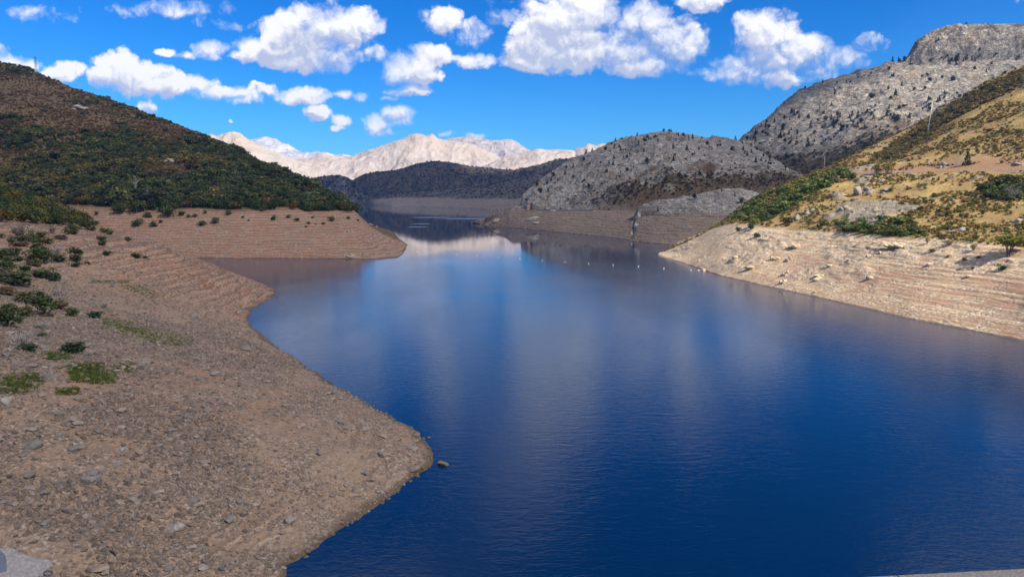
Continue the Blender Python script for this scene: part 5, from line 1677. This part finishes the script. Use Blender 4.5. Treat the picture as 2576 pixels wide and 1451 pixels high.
Z5 = lambda x, y: (x * 0.3497, 943.4 + y * 0.3497)
Z6 = lambda x, y: ((900 + x * .625) * .629, (1400 + y * .625) * .629)
BO = [  # pixel of the foot, width and height in 2576-view pixels
    (Z5(240, 510), 46, 30, BOULDERS, GREY, 'large grey boulder on the stony slope at the lower left'), (Z5(535, 530), 50, 17, STONES, GREY, 'long flat grey slab right of the large grey boulder'),
    (Z5(640, 765), 44, 28, BOULDERS, GREY, 'left piece of the big boulder split by cracks'), (Z5(700, 755), 30, 26, BOULDERS, GREY, 'right piece of the big boulder split by cracks'), (Z5(660, 710), 44, 20, STONES, GREY, 'upper piece of the big boulder split by cracks'),
    (Z5(1270, 1100), 44, 28, BOULDERS, PALE, 'pale topped boulder in the lower middle of the stony slope'), (Z5(1425, 1255), 38, 17, STONES, GREY, 'flat grey slab lying below the pale topped boulder'), (Z5(1215, 1395), 30, 24, BOULDERS, GREY, 'upright pointed grey stone near the bottom of the photo'), (Z5(720, 1405), 42, 28, BOULDERS, WARM, 'brown boulder near the bottom edge, right of the pale concrete'),
    (Z5(885, 540), 27, 18, BOULDERS, PALE, 'round pale boulder on the smooth earth patch'), (Z5(850, 640), 34, 14, STONES, GREY, 'low slab below the round pale boulder'), (Z5(1042, 925), 25, 19, STONES, WARM, 'tilted brown stone in the middle of the rubble'), (Z5(1480, 655), 20, 16, STONES, PALE, 'triangular pale stone on the right of the rubble slope'), (Z5(45, 190), 34, 26, BOULDERS, PALE, 'pale boulder at the left edge above the rubble'), (Z5(430, 440), 24, 22, BOULDERS, GREY, 'small grey boulder right behind the large grey boulder'), (Z5(480, 390), 28, 12, STONES, GREY, 'dark flat stone above the grey boulders'),
    (Z2(1865, 650), 24, 22, BOULDERS, GREY, 'square grey boulder on the upper slope near the narrow bay'), (Z2(2095, 1215), 30, 27, BOULDERS, PALE, 'big pale block standing alone in the middle of the slope'), (Z2(2375, 965), 24, 19, BOULDERS, GREY, 'grey boulder close to the shore above the pale block'), (Z2(1970, 1055), 17, 12, BOULDERS, GREY, 'small grey boulder left of the shore boulder'),
    (Z6(700, 280), 16, 27, BOULDERS, GREY, 'upright pointed rock on the slope above the long shore'), (Z6(1225, 548), 24, 14, BOULDERS, WARM, 'rounded boulder on the rim of the stony point'), (Z6(1215, 580), 28, 12, BOULDERS, WARM, 'brown boulder just below the rim boulder of the stony point'), (Z6(1200, 760), 42, 21, BOULDERS, WARM, 'overhanging brown ledge rock near the tip of the stony point'),
    (Z6(605, 665), 25, 17, BOULDERS, GREY, 'grey boulder among loose stones in the middle of the point'), (Z6(1000, 855), 15, 12, BOULDERS, GREY, 'small dark grey stone on the pale sandy part of the point'), (Z6(195, 990), 22, 15, BOULDERS, PALE, 'pale rounded stone on the lower slope'), (Z6(90, 975), 21, 15, BOULDERS, GREY, 'grey stone beside the pale rounded one on the lower slope'), (Z6(710, 815), 13, 17, STONES, GREY, 'upright grey stone in a heap in the middle of the point'), (Z6(775, 865), 22, 14, STONES, GREY, 'broad dark stone below the heap of the point'), (Z6(740, 925), 13, 10, STONES, (0.36, 0.27, 0.15), 'yellowish stone near the shore side of the point'), (Z6(278, 712), 13, 8, STONES, (0.42, 0.20, 0.09), 'orange stone alone on the brown slope'),
]
foot = on_bank([b[0][0] for b in BO], [b[0][1] for b in BO])
for b, p in zip(BO, foot):
    m = px_m(p)
    rock('boulder', p, b[1] * m, b[2] * m, b[3], b[4], b[5])
for (pp, w_, h_, lab) in ((Z6(1395, 728), 31, 20, 'brown rock standing in the water off the stony point'), (Z6(1305, 556), 7, 4.5, 'small dark rock just breaking the water off the stony point')):
    p = P(*pp, z=0.0)
    m = px_m(p)
    rock('rock', p, w_ * m, h_ * m, BOULDERS, (0.25, 0.19, 0.11), lab, 'rock', None, 0.40)
# shore cobbles along the stony point
sh = [P(u_, v_, z=0)[:2] for u_, v_ in ((722, 1418), (790, 1383), (850, 1332), (930, 1290), (1000, 1240), (1060, 1190), (1090, 1158), (1075, 1122), (1050, 1088), (1000, 1058), (920, 1010), (850, 970), (780, 925))]
cnt = 0
for i in range(len(sh) - 1):
    L = math.dist(sh[i], sh[i + 1])
    for k in range(int(L / 1.25)):
        t = OR.random()
        x = sh[i][0] + (sh[i + 1][0] - sh[i][0]) * t + OR.normal() * .28 - .15
        y = sh[i][1] + (sh[i + 1][1] - sh[i][1]) * t + OR.normal() * .28
        s = OR.uniform(.25, .75)
        rock('stone', (x, y, float(bank_height(np.array([x]), np.array([y]))[0][0])), s * 1.2, s * .8, STONES, (0.17, 0.135, 0.085), 'wet dark stone at the waterline of the stony point', 'stone', 'wet stones along the waterline')
        cnt += 1
# the largest loose stones of the slope
wgt = B.cell_area() * np.where((B.dd > 2) & (B.z < 22) & (B.y < 150), 1.0, 0) / np.maximum(B.y, 45) ** 1.5 * (0.3 + cover)
p, rr, cc = B.scatter(190, np.random.default_rng(17), wgt)
for q in p:
    s = OR.uniform(.75, 1.5) * (0.8 + q[1] / 300)
    rock('stone', q, s * 1.25, s * .62, STONES, [(0.25, 0.215, 0.18), (0.31, 0.25, 0.20), (0.22, 0.19, 0.165), (0.34, 0.28, 0.225)][OR.integers(0, 4)], 'loose angular stone lying on the rubble slope of the near bank', 'stone', 'loose stones on the near bank')

# boulders and crags of the sunny side
CB = [(585, 745, 64, 44, BOULDERS, 'pale block on the rocky left part of the sunny bank'), (955, 755, 60, 84, CRAGS, 'tall pale rock with a dark hollow in the middle of the sunny bank'), (870, 745, 70, 54, CRAGS, 'broad pale rock left of the hollow rock'), (785, 775, 36, 26, BOULDERS, 'small boulder below the broad pale rock'), (1360, 765, 38, 42, BOULDERS, 'pale pointed boulder alone on the sunny scree'), (1500, 735, 52, 48, BOULDERS, 'square pale boulder high on the sunny scree'), (1582, 705, 34, 32, BOULDERS, 'small boulder with a dark side right of the square boulder'),
      (1925, 790, 90, 42, BOULDERS, 'long pale boulder in the right part of the sunny scree'), (2195, 868, 58, 26, BOULDERS, 'white flat boulder on the red sand'), (1510, 885, 72, 50, BOULDERS, 'pale boulder with a dark side on the lower sunny scree'), (1240, 795, 66, 34, BOULDERS, 'low boulder in the chain across the sunny scree'), (1165, 870, 120, 52, CRAGS, 'wide broken rock near the middle of the lower sunny bank'), (715, 805, 100, 44, CRAGS, 'wide rock above the water on the left of the sunny bank'), (940, 850, 70, 74, CRAGS, 'upper crag in the rocky rib that runs down to the water'), (930, 905, 70, 50, CRAGS, 'lowest crag at the foot of the rocky rib'), (2290, 732, 56, 28, BOULDERS, 'pale stone beside the lone tree shadow'), (1135, 978, 28, 24, BOULDERS, 'small stone standing just above the waterline of the sunny bank'), (1000, 660, 110, 60, CRAGS, 'broken rock at the upper end of the rocky rib'), (370, 825, 90, 36, CRAGS, 'low rocky nose touching the water on the left of the sunny bank'), (1710, 650, 160, 56, CRAGS, 'pale ledge at the top rim of the sunny bank')]
for (x, y, w_, h_, ms_, lab) in CB:
    p = C.at_pixel(*ZC(x, y))
    m = px_m(p) * 0.3653
    rock('boulder' if ms_ is BOULDERS else 'rock_outcrop', p, w_ * m * (.72 if ms_ is BOULDERS else 1.0), h_ * m * (.8 if ms_ is BOULDERS else .95), ms_, LIT, lab, 'boulder' if ms_ is BOULDERS else 'rock', None, 0.36)
CC = [(1500, 285, 170, 125, 'biggest grey crag on the slope just below the road'), (1010, 480, 74, 120, 'tall narrow crag at the left end of the grassy slope'), (1120, 425, 130, 70, 'low broad crag right of the tall narrow crag'), (1480, 480, 80, 90, 'steep crag in the middle of the grassy slope'), (1345, 395, 90, 60, 'crag on the left below the biggest crag'), (1620, 285, 90, 60, 'grey crag on the right of the biggest crag'), (2160, 555, 150, 70, 'white crag low on the right of the grassy slope'), (2545, 490, 100, 70, 'white crag at the right edge of the grassy slope'), (2025, 110, 80, 90, 'white crag above the road near the dark conifer'), (1925, 92, 50, 40, 'small pale crag above the road'), (2540, 90, 100, 44, 'pale crag above the road at the right edge'), (1235, 440, 50, 50, 'small pale crag between the two big crags'), (2080, 350, 60, 56, 'small crag in the shrubs right of the middle'), (2060, 560, 50, 40, 'small crag left of the low white crag')]
for (x, y, w_, h_, lab) in CC:
    p = C.at_pixel(*ZC(x, y))
    m = px_m(p) * 0.3653
    rock('rock_outcrop', p, w_ * m * 1.05, h_ * m * .9, CRAGS, (0.36, 0.32, 0.265), lab, 'rock', None, 0.40)
AB = [(1990, 720, 150, 74), (2085, 775, 125, 62), (2170, 830, 100, 54), (2245, 868, 90, 44), (2120, 1000, 190, 95), (1590, 905, 150, 58), (2352, 720, 56, 66), (1560, 935, 60, 34), (2400, 900, 120, 40), (2500, 985, 90, 36), (1900, 990, 120, 50), (2230, 985, 100, 60), (1740, 860, 90, 40), (2290, 640, 80, 40)]
AL = ['highest pale crag of the rib on the red point', 'second pale crag down the rib on the red point', 'third pale crag down the rib on the red point', 'lowest pale crag of the rib on the red point', 'wide jumble of rock above the tip of the red point', 'pale rock patch in the middle of the red bank', 'rock tower on the skyline of the red point', 'small pale block under the rock patch of the red bank', 'rock on the falling edge of the red point', 'rock near the outermost tip of the red point', 'rock beside the waterline of the red point', 'rock right of the wide jumble on the red point', 'low rock above the rock patch of the red bank', 'rock on the upper edge of the red point']
for (x, y, w_, h_), lab in zip(AB, AL):
    p = A.at_pixel(*Z3(x, y), 0.9, 2.3)
    m = px_m(p) * 0.2657
    rock('rock_outcrop', p, w_ * m * .8, h_ * m * .75, CRAGS, (0.36, 0.27, 0.195), lab, 'rock', None, 0.40, h_ * m * 1.3, OR.normal() * .15)
for (ud, vd, w_, h_, lab) in ((196, 276, 40, 13, 'grey rock patch showing through the scrub high on the wooded hill'), (425, 408, 40, 11, 'low grey rock patch in the middle of the wooded hill')):
    p = A.at_pixel(ud, vd, 2.0, 3.0)
    m = px_m(p)
    rock('rock_outcrop', p, w_ * m, h_ * m * 1.5, CRAGS, (0.34, 0.31, 0.28), lab, 'rock', None, 0.15)
for (ud, vd, w_, h_, t, lab) in ((1344, 549, 44, 15, (0.36, 0.315, 0.27), 'large pale rock on the bank under the small house'), (1352, 560, 26, 8, (0.40, 0.36, 0.32), 'white rock at the foot of the large pale rock'), (1250, 555, 26, 16, (0.34, 0.28, 0.22), 'rock near the tip of the grey point')):
    p = Dh.at_pixel(ud, vd, 0.9, 2.6)
    m = px_m(p)
    rock('rock_outcrop', p, w_ * m, h_ * m, BOULDERS, t, lab, 'rock', None, 0.5, h_ * m * 0.8, 0.0)
for (ud, vd, w_, h_, lab) in ((1606, 542, 16, 24, 'white rock pillar at the sheer end of the limestone spur'), (1600, 566, 14, 26, 'upper part of the white rock rib under the spur'), (1590, 590, 18, 22, 'lower part of the white rock rib under the spur')):
    p = S.at_pixel(ud, vd)
    m = px_m(p)
    rock('rock_rib', p, w_ * m, h_ * m, CRAGS, (0.50, 0.47, 0.44), lab, 'rock', None, 0.36)

# ------------------------------------------------------------------ built things
M_steel = plain_mat('galvanised_steel', (0.55, 0.56, 0.57), 0.45, 0.12, 4.0, 0.4, 0.3)
M_dark = plain_mat('dark_steel', (0.09, 0.10, 0.11), 0.6)
M_white = plain_mat('white_paint', (0.8, 0.8, 0.78), 0.5, 0.08)
M_conc = plain_mat('concrete', (0.33, 0.30, 0.27), 0.9, 0.35, 9.0)
M_plaster = plain_mat('pale_concrete', (0.27, 0.25, 0.235), 0.92, 0.7, 3.4)
M_wall = plain_mat('ochre_wall', (0.42, 0.27, 0.17), 0.9, 0.25, 0.6)
M_roof = plain_mat('tile_roof', (0.30, 0.15, 0.09), 0.9, 0.3, 1.5)
M_glass = plain_mat('dark_glass', (0.03, 0.035, 0.045), 0.15)
M_wood = plain_mat('grey_wood', (0.33, 0.29, 0.25), 0.85)


def pole(name, top, base, label, mat, r=0.12, arm=0.0, Hill_=C, tr=(2.0, 9.0), lamp=False):
    b = Hill_.at_pixel(*base, *tr)
    h = (base[1] - top[1]) * px_m(b) * 1.02
    lean = (top[0] - base[0]) * px_m(b)
    e = empty(name, b)
    tag(e, label, 'pole')
    child('post', MB().tube([(0, 0, -.6), (lean * .5, 0, h * .5), (lean, 0, h)], [r * 1.25, r, r * .7], 8).data('post', mat, True), e)
    if arm:
        child('crossarm', MB().box((lean, 0, h * .94), (arm, .14, .16)).data('crossarm', mat), e)
        for sx in (-.42, 0, .42):
            child('insulator', MB().tube([(lean + sx * arm, 0, h * .94 + .08), (lean + sx * arm, 0, h * .94 + .42)], [.06, .05], 6).data('insulator', M_dark), e)
    return e


pole('utility_pole', (2340.7, 256), (2332, 341), 'tall pale pole leaning on the golden hillside at the right', M_steel, 0.26, 1.6, C, (4.0, 5.02))
pole('utility_pole', (2274, 407), (2273, 434), 'wooden pole beside the road under the golden slope', M_wood, 0.16, 1.2, C, (2.5, 5.0))
pole('utility_pole', (2478, 421), (2479, 449), 'thin pole below the road rail near the right edge', M_wood, 0.14, 1.0, C, (2.5, 5.0))
pole('utility_pole', (2073, 392), (2073, 428), 'thin pole where the green headland meets the dark valley', M_wood, 0.2, 1.4, C, (2.0, 5.06))
pole('utility_pole', (1965, 361), (1965, 379), 'small distant pole in the brown valley under the pines', M_wood, 0.22, 1.6, E, (0.0, 1.6))

# lattice pylon on the left skyline
b = A.at_pixel(91.5, 188, 2.0, 3.05)
m = px_m(b)
h = 46 * m
e = empty('power_pylon', (b[0], b[1], b[2] - 1.0))
tag(e, 'thin lattice power pylon on the skyline of the wooded hill', 'pylon')
wb, wt = 1.45, 0.35
for sx in (-1, 1):
    for sy in (-1, 1):
        child('leg', MB().tube([(sx * wb, sy * wb, 0), (sx * wt, sy * wt, h)], [.16, .12], 4).data('leg', M_dark), e)
br_ = MB()
for k in range(9):
    t0, t1 = k / 9, (k + 1) / 9
    for s in (-1, 1):
        w0, w1 = wb + (wt - wb) * t0, wb + (wt - wb) * t1
        br_.tube([(-s * w0, -w0, h * t0), (s * w1, -w1, h * t1)], [.06, .06], 3).tube([(-s * w0, w0, h * t0), (s * w1, w1, h * t1)], [.06, .06], 3).tube([(s * w0, -w0, h * t0), (s * w1, w1, h * t1)], [.06, .06], 3)
child('bracing', br_.data('bracing', M_dark), e)
child('crossarm', MB().box((0, 0, h * .90), (6.4, .3, .3)).tube([(-3.1, 0, h * .9), (0, 0, h * .97), (3.1, 0, h * .9)], [.08, .1, .08], 4).data('crossarm', M_dark), e)
child('peak', MB().tube([(0, 0, h * .97), (0, 0, h * 1.05)], [.2, .05], 4).data('peak', M_dark), e)
for sx in (-2.9, 2.9):
    child('insulator', MB().tube([(sx, 0, h * .9), (sx, 0, h * .9 - 1.1)], [.12, .12], 6).data('insulator', M_dark), e)

# guard rail and low wall on the edge of the road
edge_pts = []
for a in np.arange(ray(2240, 440)[0], 0.80, 0.0045):
    y = float(np.interp(a, C.a, C.curves_y[3])) + 0.9
    z = float(np.interp(a, C.a, C.curves_z[3])) + 0.1
    edge_pts.append((a * y, y, z))
e = empty('guard_rail', edge_pts[0])
tag(e, 'long galvanised guard rail along the road across the sunny hillside', 'guard rail')
o0 = np.array(edge_pts[0])
rel = [np.array(q) - o0 for q in edge_pts]
rail = MB()
for i in range(len(rel) - 1):
    p0, p1 = rel[i], rel[i + 1]
    prof = ((-.03, .50), (.05, .56), (-.03, .64), (.05, .72), (-.03, .80))
    dv = (p1 - p0)[:2] / np.linalg.norm((p1 - p0)[:2])
    nv = np.array([dv[1], -dv[0]])
    vs = []
    for q in (p0, p1):
        for (o_, z_) in prof:
            vs.append((q[0] + nv[0] * o_, q[1] + nv[1] * o_, q[2] + z_))
        for (o_, z_) in prof[::-1]:
            vs.append((q[0] + nv[0] * (o_ - .03), q[1] + nv[1] * (o_ - .03), q[2] + z_))
    rail.add(vs, [(k, (k + 1) % 10, (k + 1) % 10 + 10, k + 10) for k in range(10)])
child('rail', rail.data('rail', M_steel), e)
pm = MB().box((0, 0, .30), (.14, .10, 1.1)).data('post', M_steel)
for q in rel[::2]:
    child('post', pm, e, None, (q[0] - .02, q[1] + .1, q[2]))
wl = MB()
pts = []
for ud in np.arange(2172, 2246, 9.0):
    a = ray(ud, 440)[0]
    y = float(np.interp(a, C.a, C.curves_y[3])) + 0.4
    pts.append(np.array((a * y, y, float(np.interp(a, C.a, C.curves_z[3])))))
e = empty('roadside_wall', pts[0])
tag(e, 'low pale stone wall at the left end of the guard rail', 'wall')
for i in range(len(pts) - 1):
    d_ = pts[i + 1] - pts[i]
    L = np.linalg.norm(d_[:2])
    child('wall_block', MB().box((0, 0, .35), (L - .12, .5, 1.1 + .08 * (i % 3))).data('wall_block', M_plaster), e, None, tuple((pts[i] + pts[i + 1]) / 2 - pts[0]), (0, 0, math.atan2(d_[1], d_[0])))

# small house on the rim of the grey point, with the road wall beside it
b = Dh.at_pixel(1330, 527, 1.5, 3.2)
m = px_m(b)
e = empty('small_house', (b[0], b[1], b[2] - .3), math.radians(12))
tag(e, 'small ochre house on the rim of the grey point beside the lake', 'house')
hw, hd, hh = 8.5 * m, 6 * m, 8.0 * m
child('wall', MB().box((0, 0, hh / 2), (hw, hd, hh)).data('wall', M_wall), e)
rv = [(-hw * .56, -hd * .6, hh), (hw * .56, -hd * .6, hh), (hw * .56, hd * .6, hh), (-hw * .56, hd * .6, hh), (-hw * .56, 0, hh * 1.42), (hw * .56, 0, hh * 1.42)]
rf = child('roof', mesh_data('roof', rv, [(0, 1, 5, 4), (2, 3, 4, 5), (1, 2, 5), (3, 0, 4), (3, 2, 1, 0)], M_roof), e)
child('chimney', MB().box((hw * .3, hd * .15, hh * 1.4), (.5, .5, 1.3)).data('chimney', M_wall), rf)
child('door', MB().box((hw * .22, -hd / 2, .95), (.9, .08, 1.9)).data('door', M_wood), e)
for sx in (-.28, .05):
    wn_ = child('window', MB().box((hw * sx, -hd / 2, hh * .62), (.9, .10, 1.0)).data('window', M_plaster), e)
    child('pane', MB().box((hw * sx, -hd / 2 - .03, hh * .62), (.7, .10, .8)).data('pane', M_glass), wn_)
wpts = [Dh.at_pixel(ud, 529.5 if ud > 1345 else 528, 1.6, 3.3) for ud in range(1350, 1500, 12)]
e = empty('retaining_wall', wpts[0])
tag(e, 'long low grey wall carrying the road under the limestone cliff', 'wall')
for i in range(len(wpts) - 1):
    d_ = wpts[i + 1] - wpts[i]
    L = float(np.linalg.norm(d_[:2]))
    child('wall_section', MB().box((0, 0, .2), (L + .3, 1.0, 2.2 - .1 * (i % 2))).data('wall_section', M_conc), e, None, tuple((wpts[i] + wpts[i + 1]) / 2 - wpts[0]), (0, -math.asin(float(d_[2]) / max(L, 1e-3)) if abs(d_[2]) < L else 0, math.atan2(d_[1], d_[0])))

# the line of buoys
BU = [(1667, 1006), (1746, 1011), (1826, 1018), (1910, 1022), (1994, 1028), (2079, 1034), (2168, 1041), (2260, 1047), (2354, 1053), (2452, 1060), (2553, 1065), (2655, 1073), (2763, 1079)]
words_ = ['first', 'second', 'third', 'fourth', 'fifth', 'sixth', 'seventh', 'eighth', 'ninth', 'tenth', 'eleventh', 'twelfth', 'thirteenth']
fl = MB()
for k in range(6):
    pass
fl.tube([(0, 0, -.35), (0, 0, -.28), (0, 0, .25), (0, 0, .55), (0, 0, .62)], [.20, .44, .46, .30, .08], 12)
fl = fl.data('float', M_white, True)
mastm = MB().tube([(0, 0, .55), (0, 0, 1.0)], [.06, .05], 6).tube([(0, 0, .95), (0, 0, 1.18)], [.14, .14], 8).data('mast', M_white, True)
for i, (nx, ny) in enumerate(BU):
    p = P(nx * .629, ny * .629, z=0.0)
    e = empty('buoy', (p[0], p[1], 0.0), 0, (.62, .62, .62) if i > 4 else (.42, .42, .42))
    tag(e, f'small white buoy, {words_[i]} from the left in the line across the lake', 'buoy', 'buoys in a line across the lake')
    child('float', fl, e)
    child('mast', mastm, e)

# coping of the dam at the lower right
p0, p1 = P(2173, 1449.5, z=37.6), P(2576, 1428.5, z=37.6)
d_ = np.array(p1[:2]) - np.array(p0[:2])
ang = math.atan2(d_[1], d_[0])
e = empty('dam_parapet', (p0[0], p0[1], 37.6), ang)
tag(e, 'speckled concrete parapet top of the dam at the bottom right corner', 'parapet')
jx = (2255 - 2173) / (2576 - 2173) * float(np.linalg.norm(d_))


def speckle_mat():
    m, n = new_mat('speckled_concrete')
    tc = n('ShaderNodeTexCoord').outputs['Object']
    f = n.noise(tc, 60.0, 4.0, 0.7)
    v = n('ShaderNodeTexVoronoi', {'Scale': 75.0})
    n.link(tc, v.inputs['Vector'])
    c = n.mix(n.ramp(f, 0.4, 0.62), (0.20, 0.18, 0.16), (0.36, 0.33, 0.29))
    c = n.mix(n.ramp(v.outputs['Distance'], 0.30, 0.18), c, (0.36, 0.20, 0.13))
    finish(n, c, 0.9, bump(n, f, 0.5, 0.01))
    return m


M_speck = speckle_mat()
for k in range(-6, 9):
    x0, x1 = jx + k * 2.4, jx + (k + 1) * 2.4
    me = MB().box(((x0 + x1) / 2, -.36, -.09), (2.4 - .012, .72, .18)).data('coping_stone', M_speck)
    child('coping_stone', me, e)
child('wall', MB().box((jx + 3.6, -.36, -22.2), (36.0, .60, 44.0)).data('wall', M_conc), e)

# pale concrete remains and a dark block at the lower left
p = on_bank(30, 1440)[0]
m = px_m(p)
rg = np.random.default_rng(5)
gx, gy = np.meshgrid(np.linspace(-1, 1, 46), np.linspace(-1, 1, 34))
wob = 0.16 * fbm(gx * 2.4, gy * 2.4, octv=4, seed=7)
rad = np.maximum(np.abs(gx) ** 3, np.abs(gy) ** 3) ** (1 / 3)
hgt = smooth(1.0, .80, rad + wob) * 0.75 + 0.10 * fbm(gx * 6, gy * 6, octv=4, seed=8) * smooth(1.0, .7, rad) - 0.12 * smooth(.55, .75, fbm(gx * 9, gy * 9, octv=2, seed=9) + .35) - .25
X, Y = p[0] - .2 + gx * 78 * m, p[1] - .5 + gy * 78 * m * 1.15
Zg, _dd = bank_height(X.ravel(), Y.ravel())
V = np.stack([X.ravel() - p[0], Y.ravel() - p[1], Zg + hgt.ravel() - p[2]], -1)
o = obj('concrete_slab', mesh_data('concrete_slab', V, grid_faces(34, 46), M_plaster, True))
o.location = p
tag(o, 'pale pitted slab of old concrete in the bottom left corner', 'slab')
q = on_bank(0, 1446)[0]
o = rock('concrete_block', q, 30 * m, 62 * m, [blob_rock('block', 71, plain_mat('blue_grey_block', (0.13, 0.15, 0.20), 0.85), 3, 1.2, .12)], (0.1, 0.1, 0.1), 'dark blue grey block at the very bottom left edge of the photo', 'block', None, 0.15, None, 0.2)
q = on_bank(121, 1444)[0]
rv, rf_ = [], []
for k in range(20):
    a = k * 6.28318 / 20
    for j in range(8):
        b_ = j * 6.28318 / 8
        rr_ = 0.34 + .10 * math.cos(b_)
        rv.append((rr_ * math.cos(a), rr_ * math.sin(a), .08 + .10 * math.sin(b_)))
        rf_.append((k * 8 + j, ((k + 1) % 20) * 8 + j, ((k + 1) % 20) * 8 + (j + 1) % 8, k * 8 + (j + 1) % 8))
o = obj('pipe_end', mesh_data('pipe_end', rv, np.array(rf_), M_dark, True))
o.location = (q[0], q[1], q[2] + .12)
o.rotation_euler = (.1, .2, 0)
tag(o, 'dark round pipe end half buried at the foot of the pale concrete slab', 'pipe')
